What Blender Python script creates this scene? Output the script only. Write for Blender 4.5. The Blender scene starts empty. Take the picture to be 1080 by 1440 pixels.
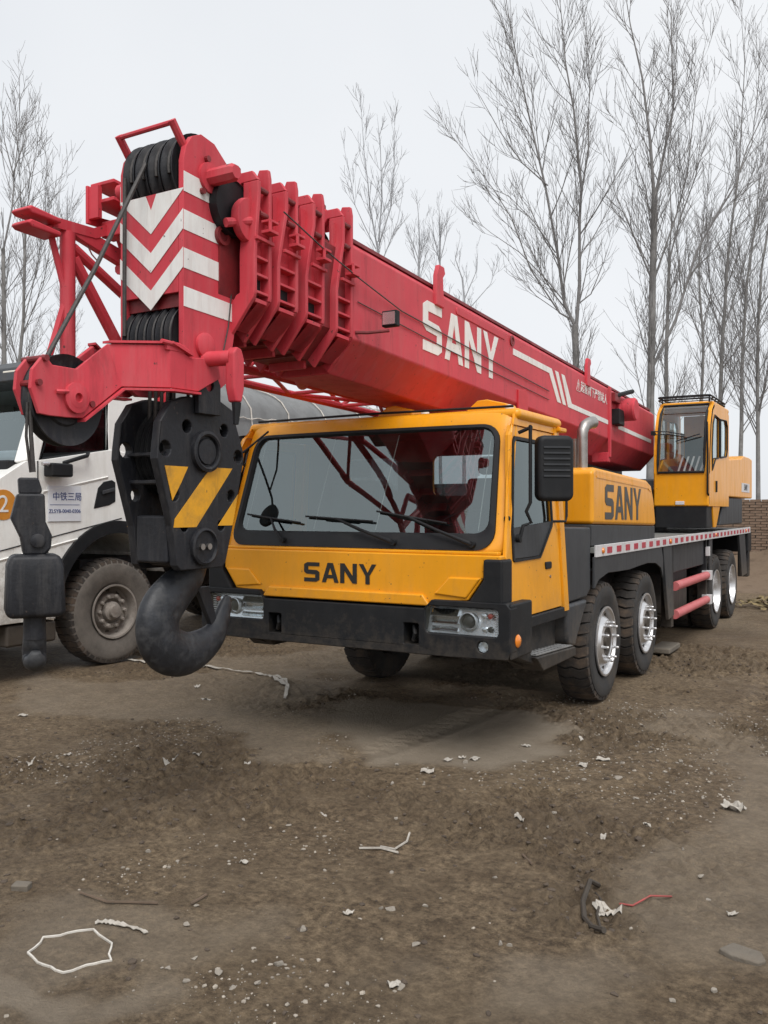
import bpy, bmesh, math, random
import numpy as np
from mathutils import Vector, Matrix
R_ = math.radians
random.seed(7)
scene = bpy.context.scene
COL = scene.collection

# ------------------------------------------------------------------ camera, sky, sun, exposure
YAW = math.atan(717/1230.)
cd = bpy.data.cameras.new('camera'); cam = bpy.data.objects.new('camera', cd); COL.objects.link(cam)
cam.location = (3.546, -5.43, 1.75); cam.rotation_euler = (R_(90-0.14), 0, YAW)
cd.sensor_fit = 'VERTICAL'; cd.sensor_height = 36; cd.lens = 36*1230/1440.
cd.clip_start = 0.05; cd.clip_end = 6000
scene.camera = cam

SUN_EL, SUN_AZ = R_(55), R_(140)          # azimuth measured from +Y towards +X
w = bpy.data.worlds.new('World'); scene.world = w; w.use_nodes = True
nt = w.node_tree; nt.nodes.clear()
out = nt.nodes.new('ShaderNodeOutputWorld'); bg = nt.nodes.new('ShaderNodeBackground')
sky = nt.nodes.new('ShaderNodeTexSky'); sky.sky_type = 'NISHITA'; sky.sun_disc = False
sky.sun_elevation = SUN_EL; sky.sun_rotation = SUN_AZ; sky.dust_density = 4; sky.air_density = 1.0
hs = nt.nodes.new('ShaderNodeHueSaturation'); hs.inputs['Saturation'].default_value = 0.22
tc = nt.nodes.new('ShaderNodeTexCoord'); nz = nt.nodes.new('ShaderNodeTexNoise')
nz.inputs['Scale'].default_value = 1.6; nz.inputs['Detail'].default_value = 4
cr = nt.nodes.new('ShaderNodeValToRGB')
cr.color_ramp.elements[0].position = .3; cr.color_ramp.elements[0].color = (6.2, 6.45, 6.8, 1)
cr.color_ramp.elements[1].position = .7; cr.color_ramp.elements[1].color = (7.2, 7.35, 7.55, 1)
mx = nt.nodes.new('ShaderNodeMix'); mx.data_type = 'RGBA'; mx.inputs[0].default_value = .85
L = nt.links.new
L(sky.outputs[0], hs.inputs['Color']); L(tc.outputs['Generated'], nz.inputs['Vector']); L(nz.outputs[0], cr.inputs[0])
L(hs.outputs[0], mx.inputs[6]); L(cr.outputs[0], mx.inputs[7]); L(mx.outputs[2], bg.inputs['Color'])
bg.inputs['Strength'].default_value = 0.085; L(bg.outputs[0], out.inputs[0])
sd = bpy.data.lights.new('sun', 'SUN'); sun = bpy.data.objects.new('sun', sd); COL.objects.link(sun)
sd.energy = 1.5; sd.angle = R_(35); sd.color = (1, .97, .93)
sdir = Vector((math.sin(SUN_AZ)*math.cos(SUN_EL), math.cos(SUN_AZ)*math.cos(SUN_EL), math.sin(SUN_EL)))
sun.rotation_euler = sdir.to_track_quat('Z', 'Y').to_euler(); sun.location = (10, -20, 30)
vs = scene.view_settings; vs.view_transform = 'Standard'; vs.look = 'None'; vs.gamma = 1; vs.exposure = 0.70

# ------------------------------------------------------------------ helpers
class MB:
    def __init__(s): s.v = []; s.f = []
    def add(s, vs, fs):
        o = len(s.v); s.v += [tuple(p) for p in vs]; s.f += [tuple(i+o for i in f) for f in fs]; return s
    def box(s, x0, x1, y0, y1, z0, z1):
        return s.add([(x0,y0,z0),(x1,y0,z0),(x1,y1,z0),(x0,y1,z0),(x0,y0,z1),(x1,y0,z1),(x1,y1,z1),(x0,y1,z1)],
                     [(0,3,2,1),(4,5,6,7),(0,1,5,4),(1,2,6,5),(2,3,7,6),(3,0,4,7)])
    def prism(s, poly, axis, a0, a1):
        n = len(poly)
        def P(p, a): return (a,p[0],p[1]) if axis=='x' else ((p[0],a,p[1]) if axis=='y' else (p[0],p[1],a))
        return s.add([P(p,a0) for p in poly]+[P(p,a1) for p in poly],
                     [tuple(range(n))[::-1], tuple(range(n,2*n))]+[(i,(i+1)%n,n+(i+1)%n,n+i) for i in range(n)])
    def path(s, pts, r, n=8, closed=False, flat=1.0, up=None):
        pts = [Vector(p) for p in pts]; m = len(pts)
        rs = r if isinstance(r,(list,tuple)) else [r]*m
        t0 = (pts[1]-pts[0]).normalized()
        a = Vector(up) if up else (Vector((0,0,1)) if abs(t0.z)<.9 else Vector((1,0,0)))
        vs=[]; b=None
        for i,p in enumerate(pts):
            if closed: t=(pts[(i+1)%m]-pts[i-1]).normalized()
            else: t=(pts[min(i+1,m-1)]-pts[max(i-1,0)]).normalized()
            b = (a - t*a.dot(t)); b = b.normalized() if b.length>1e-6 else t.orthogonal().normalized()
            a = b; c = t.cross(b)
            for k in range(n):
                an=2*math.pi*(k+.5)/n
                vs.append(p+(b*math.cos(an)+c*(math.sin(an)*flat))*rs[i])
        fs=[]
        for i in range(m if closed else m-1):
            j=(i+1)%m
            for k in range(n):
                l=(k+1)%n; fs.append((i*n+k,i*n+l,j*n+l,j*n+k))
        if not closed: fs += [tuple(range(n))[::-1], tuple(range((m-1)*n,m*n))]
        return s.add(vs,fs)
    def tube(s, p0, p1, r, n=10): return s.path([p0,p1], r, n)
    def lathe(s, prof, c, axis='x', n=32, closed=False, cap=(1,1)):
        vs=[]; m=len(prof)
        for (r,h) in prof:
            for k in range(n):
                a=2*math.pi*k/n; p=r*math.cos(a); q=r*math.sin(a)
                d={'x':(h,p,q),'y':(p,h,q),'z':(p,q,h)}[axis]
                vs.append((c[0]+d[0],c[1]+d[1],c[2]+d[2]))
        fs=[]
        for i in range(m if closed else m-1):
            j=(i+1)%m
            for k in range(n):
                l=(k+1)%n; fs.append((i*n+k,i*n+l,j*n+l,j*n+k))
        if not closed:
            if cap[0]: fs.append(tuple(range(n))[::-1])
            if cap[1]: fs.append(tuple(range((m-1)*n,m*n)))
        return s.add(vs,fs)
    def loft(s, loops, cap=(True,True), closed=True):
        n=len(loops[0]); vs=[p for l in loops for p in l]; fs=[]
        for i in range(len(loops)-1):
            for k in range(n if closed else n-1):
                l=(k+1)%n; fs.append((i*n+k,i*n+l,(i+1)*n+l,(i+1)*n+k))
        if cap[0]: fs.append(tuple(range(n))[::-1])
        if cap[1]: fs.append(tuple(range((len(loops)-1)*n,len(loops)*n)))
        return s.add(vs,fs)
    def holed(s, outer, holes, mp):
        b=bmesh.new(); es=[]
        for lp in [outer]+holes:
            v=[b.verts.new((p[0],p[1],0)) for p in lp]
            es+=[b.edges.new((v[i],v[(i+1)%len(v)])) for i in range(len(v))]
        bmesh.ops.triangle_fill(b, use_beauty=True, use_dissolve=False, edges=es, normal=(0,0,1))
        b.verts.index_update()
        s.add([mp(v.co.x,v.co.y) for v in b.verts],[[v.index for v in f.verts] for f in b.faces]); b.free(); return s
    def xf(s, fn): s.v=[tuple(fn(Vector(p))) for p in s.v]; return s
    def mesh(s, name):
        m=bpy.data.meshes.new(name); m.from_pydata(s.v,[],s.f); m.update(); return m
    def build(s, name, mat, parent=None, bevel=0, seg=2, solid=0, off=0, ang=35, recalc=True):
        m=s.mesh(name)
        if recalc:
            b=bmesh.new(); b.from_mesh(m); bmesh.ops.recalc_face_normals(b,faces=b.faces); b.to_mesh(m); b.free()
        if not solid:
            m.polygons.foreach_set('use_smooth',[True]*len(m.polygons))
            m.set_sharp_from_angle(angle=R_(ang))
        return link(name, m, mat, parent, bevel, seg, solid, off)
def link(name, m, mat, parent=None, bevel=0, seg=2, solid=0, off=0):
    if mat: m.materials.append(mat)
    o=bpy.data.objects.new(name,m); COL.objects.link(o)
    if parent is not None:
        o.parent=parent
        if parent.get('_root'): o.location=-Vector(parent.location)
    if solid:
        k=o.modifiers.new('solid','SOLIDIFY'); k.thickness=solid; k.offset=off
    if bevel:
        k=o.modifiers.new('bevel','BEVEL'); k.width=bevel; k.segments=seg; k.limit_method='ANGLE'; k.angle_limit=R_(40); k.harden_normals=True
    return o
def tag(o, label, cat=None, group=None, kind=None):
    if label: o['label']=label
    if cat: o['category']=cat
    if group: o['group']=group
    if kind: o['kind']=kind
    return o
ROOTS=[]
def thing(name, label, cat, loc=(0,0,0), group=None):
    o=bpy.data.objects.new(name,None); COL.objects.link(o); o.location=loc; o.empty_display_size=.2
    o['_root']=1; ROOTS.append(o); tag(o,label,cat,group); return o
def sub_empty(name, parent, loc, rz=0):
    o=bpy.data.objects.new(name,None); COL.objects.link(o); o.parent=parent
    o.location=Vector(loc)-(Vector(parent.location) if parent.get('_root') else Vector((0,0,0)))
    o.rotation_euler=(0,0,rz); return o
def rrect(x0,x1,z0,z1,r,n=5):
    p=[]
    for cx,cz,a0 in ((x1-r,z1-r,0),(x0+r,z1-r,90),(x0+r,z0+r,180),(x1-r,z0+r,270)):
        for k in range(n+1):
            a=R_(a0+90*k/n); p.append((cx+r*math.cos(a),cz+r*math.sin(a)))
    return p
def circ(cx,cz,r,n=20): return [(cx+r*math.cos(2*math.pi*k/n),cz+r*math.sin(2*math.pi*k/n)) for k in range(n)]

# ------------------------------------------------------------------ materials
def mat(name, col, rough=.5, metal=0, var=.12, vscale=6, dirt=None, damt=.25, dscale=3, bump=0, bscale=60, coat=0, spec=.5, streak=False, mudz=None, grime=0):
    m=bpy.data.materials.new(name); m.use_nodes=True; t=m.node_tree; n=t.nodes; k=t.links.new
    b=n['Principled BSDF']; b.inputs['Roughness'].default_value=rough; b.inputs['Metallic'].default_value=metal
    b.inputs['Specular IOR Level'].default_value=spec
    if coat: b.inputs['Coat Weight'].default_value=coat; b.inputs['Coat Roughness'].default_value=.12
    c=n.new('ShaderNodeTexCoord'); a=n.new('ShaderNodeTexNoise'); a.inputs['Scale'].default_value=vscale; a.inputs['Detail'].default_value=6; a.inputs['Roughness'].default_value=.65
    k(c.outputs['Object'],a.inputs['Vector'])
    r=n.new('ShaderNodeValToRGB'); r.color_ramp.elements[0].position=.32; r.color_ramp.elements[1].position=.68
    r.color_ramp.elements[0].color=tuple(x*(1-var) for x in col)+(1,); r.color_ramp.elements[1].color=tuple(min(1,x*(1+var)) for x in col)+(1,)
    k(a.outputs[0],r.inputs[0]); last=r.outputs[0]
    if dirt:
        mp=n.new('ShaderNodeMapping'); k(c.outputs['Object'],mp.inputs['Vector'])
        if streak: mp.inputs['Scale'].default_value=(3,3,.35)
        d=n.new('ShaderNodeTexNoise'); d.inputs['Scale'].default_value=dscale; d.inputs['Detail'].default_value=9; d.inputs['Roughness'].default_value=.7
        k(mp.outputs[0],d.inputs['Vector'])
        e=n.new('ShaderNodeMapRange'); e.inputs[1].default_value=.48; e.inputs[2].default_value=.75; e.inputs[3].default_value=0; e.inputs[4].default_value=damt
        k(d.outputs[0],e.inputs[0])
        x=n.new('ShaderNodeMix'); x.data_type='RGBA'; k(e.outputs[0],x.inputs[0]); k(last,x.inputs[6]); x.inputs[7].default_value=tuple(dirt)+(1,); last=x.outputs[2]
        y=n.new('ShaderNodeMapRange'); y.inputs[1].default_value=0; y.inputs[2].default_value=max(damt,.01); y.inputs[3].default_value=rough; y.inputs[4].default_value=min(1,rough+.3)
        k(e.outputs[0],y.inputs[0]); k(y.outputs[0],b.inputs['Roughness'])
    def overlay(fac_socket,colr):
        nonlocal last
        x=n.new('ShaderNodeMix'); x.data_type='RGBA'; k(fac_socket,x.inputs[0]); k(last,x.inputs[6]); x.inputs[7].default_value=tuple(colr)+(1,); last=x.outputs[2]
    if grime:
        mp=n.new('ShaderNodeMapping'); mp.inputs['Scale'].default_value=(7,7,.9); mp.inputs['Location'].default_value=(3.1,7.7,1.3); k(c.outputs['Object'],mp.inputs['Vector'])
        d=n.new('ShaderNodeTexNoise'); d.inputs['Scale'].default_value=1.6; d.inputs['Detail'].default_value=10; d.inputs['Roughness'].default_value=.72; k(mp.outputs[0],d.inputs['Vector'])
        e=n.new('ShaderNodeMapRange'); e.inputs[1].default_value=.54; e.inputs[2].default_value=.78; e.inputs[4].default_value=grime; k(d.outputs[0],e.inputs[0]); overlay(e.outputs[0],(.035,.026,.022))
        # small chips
        d=n.new('ShaderNodeTexNoise'); d.inputs['Scale'].default_value=34; d.inputs['Detail'].default_value=3; k(c.outputs['Object'],d.inputs['Vector'])
        e=n.new('ShaderNodeMapRange'); e.inputs[1].default_value=.715; e.inputs[2].default_value=.73; e.inputs[4].default_value=.8; k(d.outputs[0],e.inputs[0]); overlay(e.outputs[0],(.06,.045,.04))
    if mudz:
        sx_=n.new('ShaderNodeSeparateXYZ'); k(c.outputs['Object'],sx_.inputs[0])
        e=n.new('ShaderNodeMapRange'); e.inputs[1].default_value=mudz[1]; e.inputs[2].default_value=mudz[0]; e.inputs[3].default_value=0; e.inputs[4].default_value=.5; k(sx_.outputs[2],e.inputs[0])
        d=n.new('ShaderNodeTexNoise'); d.inputs['Scale'].default_value=9; d.inputs['Detail'].default_value=10; d.inputs['Roughness'].default_value=.75; k(c.outputs['Object'],d.inputs['Vector'])
        ad=n.new('ShaderNodeMath'); ad.operation='ADD'; k(e.outputs[0],ad.inputs[0]); k(d.outputs[0],ad.inputs[1])
        e2=n.new('ShaderNodeMapRange'); e2.inputs[1].default_value=.66; e2.inputs[2].default_value=1.0; e2.inputs[4].default_value=mudz[2]; k(ad.outputs[0],e2.inputs[0]); overlay(e2.outputs[0],(.17,.135,.10))
    k(last,b.inputs['Base Color'])
    if bump:
        z=n.new('ShaderNodeTexNoise'); z.inputs['Scale'].default_value=bscale; z.inputs['Detail'].default_value=5; k(c.outputs['Object'],z.inputs['Vector'])
        u=n.new('ShaderNodeBump'); u.inputs['Strength'].default_value=bump; u.inputs['Distance'].default_value=.01; k(z.outputs[0],u.inputs['Height']); k(u.outputs[0],b.inputs['Normal'])
    return m
def glass(name, tint, refl=.16, ior=1.55, dark=0.0):
    m=bpy.data.materials.new(name); m.use_nodes=True; t=m.node_tree; n=t.nodes; n.clear(); k=t.links.new
    o=n.new('ShaderNodeOutputMaterial'); tr=n.new('ShaderNodeBsdfTransparent'); tr.inputs[0].default_value=tuple(tint)+(1,)
    g=n.new('ShaderNodeBsdfGlossy'); g.inputs['Roughness'].default_value=.015; g.inputs[0].default_value=(.83,.95,.96,1)
    lw=n.new('ShaderNodeLayerWeight'); lw.inputs[0].default_value=.5; fr=n.new('ShaderNodeMath'); fr.operation='POWER'; fr.inputs[1].default_value=3.5; k(lw.outputs['Facing'],fr.inputs[0])
    ad=n.new('ShaderNodeMath'); ad.operation='ADD'; ad.use_clamp=True; ad.inputs[1].default_value=refl
    x=n.new('ShaderNodeMixShader'); k(fr.outputs[0],ad.inputs[0]); k(ad.outputs[0],x.inputs[0]); k(tr.outputs[0],x.inputs[1]); k(g.outputs[0],x.inputs[2])
    if dark:
        # dirt film
        d=n.new('ShaderNodeBsdfDiffuse'); d.inputs[0].default_value=(.25,.24,.22,1)
        nz=n.new('ShaderNodeTexNoise'); nz.inputs['Scale'].default_value=5; nz.inputs['Detail'].default_value=8
        mr=n.new('ShaderNodeMapRange'); mr.inputs[1].default_value=.4; mr.inputs[2].default_value=.8; mr.inputs[4].default_value=dark
        c=n.new('ShaderNodeTexCoord'); k(c.outputs['Object'],nz.inputs['Vector']); k(nz.outputs[0],mr.inputs[0])
        y=n.new('ShaderNodeMixShader'); k(mr.outputs[0],y.inputs[0]); k(x.outputs[0],y.inputs[1]); k(d.outputs[0],y.inputs[2]); x=y
    k(x.outputs[0],o.inputs[0]); return m
MUD=(.13,.10,.075)
M={}
M['yellow']=mat('yellow_paint',(.80,.335,.010),.36,var=.04,dirt=(.60,.30,.05),damt=.30,dscale=4,coat=.15,spec=.35,streak=True,mudz=(.9,1.3,.22),grime=.15)
M['red']=mat('red_paint',(.56,.055,.075),.48,var=.10,vscale=2.5,dirt=(.52,.16,.17),damt=.5,dscale=3,spec=.22,streak=True,grime=.5)
M['reddark']=mat('red_paint_greasy',(.20,.018,.022),.5,var=.25,dirt=(.03,.02,.02),damt=.6,dscale=5)
M['white']=mat('white_paint',(.78,.78,.76),.5,var=.05,dirt=(.55,.45,.42),damt=.5,dscale=6,streak=True,grime=.3)
M['black']=mat('black_plastic',(.010,.011,.013),.55,spec=.3,var=.2,dirt=(.045,.042,.038),damt=.3,dscale=5,bump=.05,mudz=(.5,1.1,.30))
M['grey']=mat('dark_grey_plastic',(.036,.039,.044),.5,spec=.35,var=.12,dirt=(.10,.09,.08),damt=.35,dscale=3,streak=True,mudz=(.5,1.2,.42))
M['blocksteel']=mat('black_painted_steel',(.014,.015,.019),.5,spec=.35,var=.25,dirt=(.085,.08,.078),damt=.5,dscale=7,bump=.2,bscale=40,streak=True,grime=.2)
M['hooksteel']=mat('scuffed_hook_steel',(.017,.019,.024),.5,var=.35,vscale=8,dirt=(.10,.10,.10),damt=.55,dscale=11,bump=.35,bscale=30)
M['rope']=mat('wire_rope',(.045,.040,.038),.6,var=.4,vscale=60)
M['rubber']=mat('tyre_rubber',(.026,.025,.025),.75,var=.2,dirt=(.11,.085,.062),damt=.6,dscale=4,bump=.25,bscale=50)
M['treadmud']=mat('muddy_tread_rubber',(.034,.029,.026),.85,var=.3,dirt=(.15,.105,.072),damt=.85,dscale=5,bump=.4,bscale=40)
M['dustrubber']=mat('dusty_tyre_rubber',(.13,.115,.10),.9,var=.2,dirt=(.06,.055,.05),damt=.6,dscale=4,bump=.25,bscale=40)
M['dustrim']=mat('dusty_rim',(.24,.215,.19),.75,var=.2,dirt=(.13,.10,.08),damt=.6,dscale=8,bump=.3,bscale=40)
M['chrome']=mat('polished_rim',(.66,.66,.67),.3,metal=.8,var=.04,dirt=(.55,.53,.5),damt=.25,dscale=10)
M['steel']=mat('worn_steel',(.42,.40,.38),.38,metal=1,var=.15,dirt=(.12,.1,.08),damt=.5,dscale=8)
M['tread']=mat('treadplate',(.34,.34,.34),.45,metal=.7,var=.2,dirt=(.13,.11,.09),damt=.7,dscale=12)
M['decal']=mat('black_lettering',(.015,.014,.013),.5,var=.1)
M['greyletter']=mat('dark_grey_lettering',(.05,.048,.045),.5,var=.1)
M['yelstripe']=mat('yellow_stripe_paint',(.72,.34,.012),.5,var=.08,dirt=(.2,.13,.05),damt=.6,dscale=8,grime=.6)
M['tapew']=mat('reflective_white_tape',(.62,.61,.62),.4,var=.1,dirt=(.35,.3,.28),damt=.5,dscale=9)
M['taper']=mat('reflective_red_tape',(.42,.03,.055),.4,var=.1,dirt=(.3,.2,.18),damt=.4,dscale=9)
M['rail']=mat('faded_red_rail',(.52,.12,.125),.55,var=.12,dirt=(.4,.28,.26),damt=.4,dscale=6)
M['interior']=mat('cab_interior',(.014,.013,.013),.85,var=.2)
M['seat']=mat('seat_fabric',(.035,.036,.038),.9,var=.2)
M['deck']=mat('deck_plate',(.19,.2,.195),.6,metal=.2,var=.15,dirt=(.12,.1,.08),damt=.6)
M['glass']=glass('windscreen_glass',(.46,.52,.54),.20,1.55,.04)
M['sideglass']=glass('side_glass',(.20,.22,.23),.03,1.5,.03)
M['opglass']=glass('operator_glass',(.72,.78,.78),.12,1.5,.06)
M['lens']=glass('lamp_lens',(.9,.92,.93),.06,1.45)
M['reflector']=mat('lamp_reflector',(.85,.86,.88),.25,metal=.8,var=.05)
M['mirrorcup']=mat('mirror_facet',(.92,.93,.95),.14,metal=1,var=.03)
M['lampwhite']=mat('lamp_white',(.78,.79,.80),.25,metal=.2,var=.05,coat=.5)
M['amber']=mat('amber_lens',(.75,.22,.02),.25,var=.1,coat=.5)
M['redlens']=mat('red_lens',(.35,.03,.02),.25,coat=.5)
M['cream']=mat('cream_dome',(.70,.66,.58),.4,var=.1)
M['whitecab']=mat('white_truck_paint',(.84,.84,.81),.38,var=.05,dirt=(.50,.47,.40),damt=.35,dscale=2.2,coat=.25,streak=True,mudz=(.5,1.7,.7))
M['orange']=mat('orange_disc',(.60,.24,.03),.5,var=.1)
M['bluetext']=mat('blue_print',(.05,.08,.22),.6,var=.1)
M['paper']=mat('white_sign_board',(.70,.72,.76),.5,var=.05,dirt=(.5,.48,.44),damt=.3)
M['tarp']=mat('grey_tarpaulin',(.17,.175,.175),.6,var=.15,vscale=2,dirt=(.10,.10,.10),damt=.5,dscale=3,bump=.35,bscale=6)
M['cord']=mat('pale_cord',(.58,.55,.50),.8,var=.15,dirt=(.25,.20,.15),damt=.6,dscale=25)
M['bright_red']=mat('bright_red_paint',(.52,.02,.03),.5,var=.1)
M['khaki']=mat('faded_yellow_paint',(.72,.36,.09),.45,var=.06,dirt=(.5,.33,.17),damt=.4,streak=True)
M['brick']=mat('old_brick',(.20,.135,.095),.95,var=.4,vscale=3,dirt=(.30,.25,.20),damt=.6,dscale=4,bump=.4,bscale=25)
M['mortar']=mat('dark_mortar',(.07,.058,.048),.95,var=.3,bump=.4)
M['soil']=mat('loose_soil',(.15,.105,.07),1,var=.35,vscale=3,dirt=(.09,.07,.05),damt=.7,bump=.8,bscale=14)
M['bark']=mat('grey_bark',(.22,.215,.21),.95,var=.25,vscale=4,bump=.5,bscale=12,spec=.2)
M['twig']=mat('grey_twig',(.215,.21,.21),.95,var=.2,vscale=3,spec=.2)
M['hazebark']=mat('haze_tinted_bark',(.36,.37,.39),.95,var=.15,vscale=3,spec=.1)  # distance haze painted into the bark colour of the far trees
M['stone']=mat('pale_stone',(.29,.26,.22),.9,var=.3,vscale=14,dirt=(.16,.125,.09),damt=.7,dscale=18,bump=.3)
M['gravel']=mat('grit',(.30,.265,.22),.95,var=.5,vscale=9,dirt=(.12,.095,.07),damt=.8,dscale=6)
M['litter']=mat('pale_litter',(.42,.39,.345),.85,var=.2,dirt=(.22,.18,.14),damt=.7,dscale=30)
M['redtube']=mat('dull_red_tube',(.30,.06,.055),.7,var=.3,dirt=(.16,.11,.08),damt=.8,dscale=30)
M['wood']=mat('weathered_stick',(.12,.085,.06),.95,var=.3)
M['concrete']=mat('concrete_chunk',(.15,.13,.105),.95,var=.2,dirt=(.12,.095,.07),damt=.7,dscale=14,bump=.5)

# flat block lettering (one mesh, faces only) mapped by fn(u,v)
def sany(name, mt, parent, u0, u1, v0, v1, fn, solid=.004):
    G={'S':[[(0,.0),(.74,0),(.94,.1),(.94,.5),(.78,.6),(.25,.62),(.25,.8),(.94,.8),(.94,1),(.2,1),(0,.9),(0,.5),(.16,.4),(.69,.38),(.69,.2),(0,.2)]],
       'A':[[(0,0),(.24,0),(.5,.78),(.5,1),(.34,1)],[(.5,.78),(.76,0),(1,0),(.66,1),(.5,1)],[(.31,.21),(.69,.21),(.63,.39),(.37,.39)]],
       'N':[[(0,0),(.24,0),(.24,.64),(.24,1),(0,1)],[(.74,0),(.98,0),(.98,1),(.74,1),(.74,.36)],[(.24,.64),(.74,0),(.74,.36),(.24,1)]],
       'Y':[[(.38,0),(.62,0),(.62,.42),(.5,.56),(.38,.42)],[(.38,.42),(.5,.56),(.25,1),(0,1)],[(.62,.42),(1,1),(.75,1),(.5,.56)]]}
    b=MB(); cw=(u1-u0)/4.12
    for i,ch in enumerate('SANY'):
        o=u0+i*cw*1.04
        for poly in G[ch]:
            b.add([fn(o+p[0]*cw*.94, v0+p[1]*(v1-v0)) for p in poly],[tuple(range(len(poly)))])
    # keep the face winding as given; add a hair of thickness
    return b.build(name,mt,parent,solid=solid,off=0,recalc=False)
def text(body, size, mt, parent, name, mtx, ext=.0015, align='CENTER'):
    c=bpy.data.curves.new(name,'FONT'); c.body=body; c.size=size; c.align_x=align; c.align_y='CENTER'; c.extrude=ext
    t=bpy.data.objects.new(name,c); COL.objects.link(t)
    m=bpy.data.meshes.new_from_object(t.evaluated_get(bpy.context.evaluated_depsgraph_get()))
    bpy.data.objects.remove(t); m.transform(mtx); return link(name,m,mt,parent)
XFACE=Matrix(((0,0,1,0),(1,0,0,0),(0,1,0,0),(0,0,0,1)))     # text lying in the YZ plane, read from +X
YFACE=Matrix(((1,0,0,0),(0,0,-1,0),(0,1,0,0),(0,0,0,1)))    # text lying in the XZ plane, read from -Y

# ------------------------------------------------------------------ ground
rng=np.random.default_rng(5)
TAB=rng.random((256,256))
def vnoise(x,y,s,ox=0.,oy=0.):
    x=x*s+ox+517.3; y=y*s+oy+311.7
    xi=np.floor(x).astype(int); yi=np.floor(y).astype(int); fx=x-xi; fy=y-yi
    fx=fx*fx*(3-2*fx); fy=fy*fy*(3-2*fy)
    a=TAB[xi%256,yi%256]; b=TAB[(xi+1)%256,yi%256]; c=TAB[xi%256,(yi+1)%256]; d=TAB[(xi+1)%256,(yi+1)%256]
    return (a*(1-fx)+b*fx)*(1-fy)+(c*(1-fx)+d*fx)*fy
def fbm(x,y,s,o=4,ox=0.):
    r=0; a=.5; t=0
    for i in range(o): r=r+a*vnoise(x,y,s*2**i,ox+i*17.1,i*9.7); t+=a; a*=.5
    return r/t
def smooth(a,lo,hi): 
    t=np.clip((a-lo)/(hi-lo),0,1); return t*t*(3-2*t)
def silt_mask(x,y):
    wx=x+(fbm(x,y,1.3,4,3)-.5)*1.3; wy=y+(fbm(x,y,1.3,4,50)-.5)*1.3
    d=np.sqrt(((wx-.35)/1.15)**2+((wy-.85)/.95)**2)
    a=1-smooth(d,.75,1.0)
    d2=np.sqrt(((wx+.45)/.65)**2+((wy-.1)/.5)**2); a=np.maximum(a,.55*(1-smooth(d2,.6,1.1)))
    d3=np.sqrt(((wx-.90)/.34)**2+((wy+3.50)/.22)**2); a=np.maximum(a,.8*(1-smooth(d3,.5,1.1)))
    b=smooth(fbm(x,y,.55,5,80),.60,.68)*.45
    return np.maximum(a,b)
def rough_mask(x,y):
    r=smooth(fbm(x,y,.75,4,120),.46,.60)
    d=np.sqrt(((x+1.6)/1.3)**2+((y-1.2)/.7)**2); r=np.maximum(r,1-smooth(d,.6,1.2))
    return r*(1-.9*silt_mask(x,y))
def gh(x,y):
    x=np.asarray(x,float); y=np.asarray(y,float)
    r=rough_mask(x,y)
    h=(fbm(x,y,.35,3,30)-.5)*.05+(fbm(x,y,1.6,3,60)-.5)*.016
    hf=np.exp(-((np.maximum(np.abs(x)-4.2,0)/.35)**2+(np.maximum(np.abs(y-1.2)-4.9,0)/.35)**2))
    c=fbm(x,y,11,4,200); c2=fbm(x,y,17,4,700)
    h=h+hf*(r*(np.abs(c-.5)*.15-.022)+r*np.maximum(c2-.53,0)*.13+(fbm(x,y,14,3,400)-.5)*.016*(1-.7*silt_mask(x,y)))
    # pressed ruts curving across the yard
    for off,ph in ((0.,0.),(1.95,.25)):
        cx_=2.15-off+.35*np.sin(y*.45+ph); q=np.exp(-((x-cx_)/.13)**4)*smooth(fbm(x,y,.5,3,33),.38,.52)
        h=h-hf*q*(.018+.008*np.sin(y*46+np.abs(x-cx_)*38))+hf*.014*np.exp(-((np.abs(x-cx_)-.19)/.05)**2)*fbm(x,y,6,3,5)*smooth(fbm(x,y,.5,3,33),.38,.52)
    d=np.sqrt(((x+1.7)/1.1)**2+((y-1.45)/.35)**2); h=h+.07*np.exp(-d*d)*fbm(x,y,5,3,9)*1.6
    # tyres stand on level ground
    for wx in (-1.1,1.1):
        for wy in (2.5,4.0,8.2,9.64):
            q=np.exp(-(((x-wx)/.45)**2+((y-wy)/.45)**2)**2); h=h*(1-q)
    q=np.exp(-(((x+4.2)/.5)**2+((y-1.5)/.6)**2)**2); h=h*(1-q)+q*.02
    fade=np.exp(-((np.maximum(np.abs(x)-14,0)/8)**2+(np.maximum(np.abs(y-4)-16,0)/8)**2))
    return h*fade
def axis_lines(lo,hi,a,b,step):
    core=list(np.arange(a,b,step)); left=[]; p=a; s=step
    while p>lo: s*=1.25; p-=s; left.append(max(p,lo))
    right=[]; p=b; s=step
    while p<hi: right.append(min(p,hi)); s*=1.25; p+=s
    right.append(hi)
    return np.array(sorted(set(left))+core+[v for v in sorted(set(right))])
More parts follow.
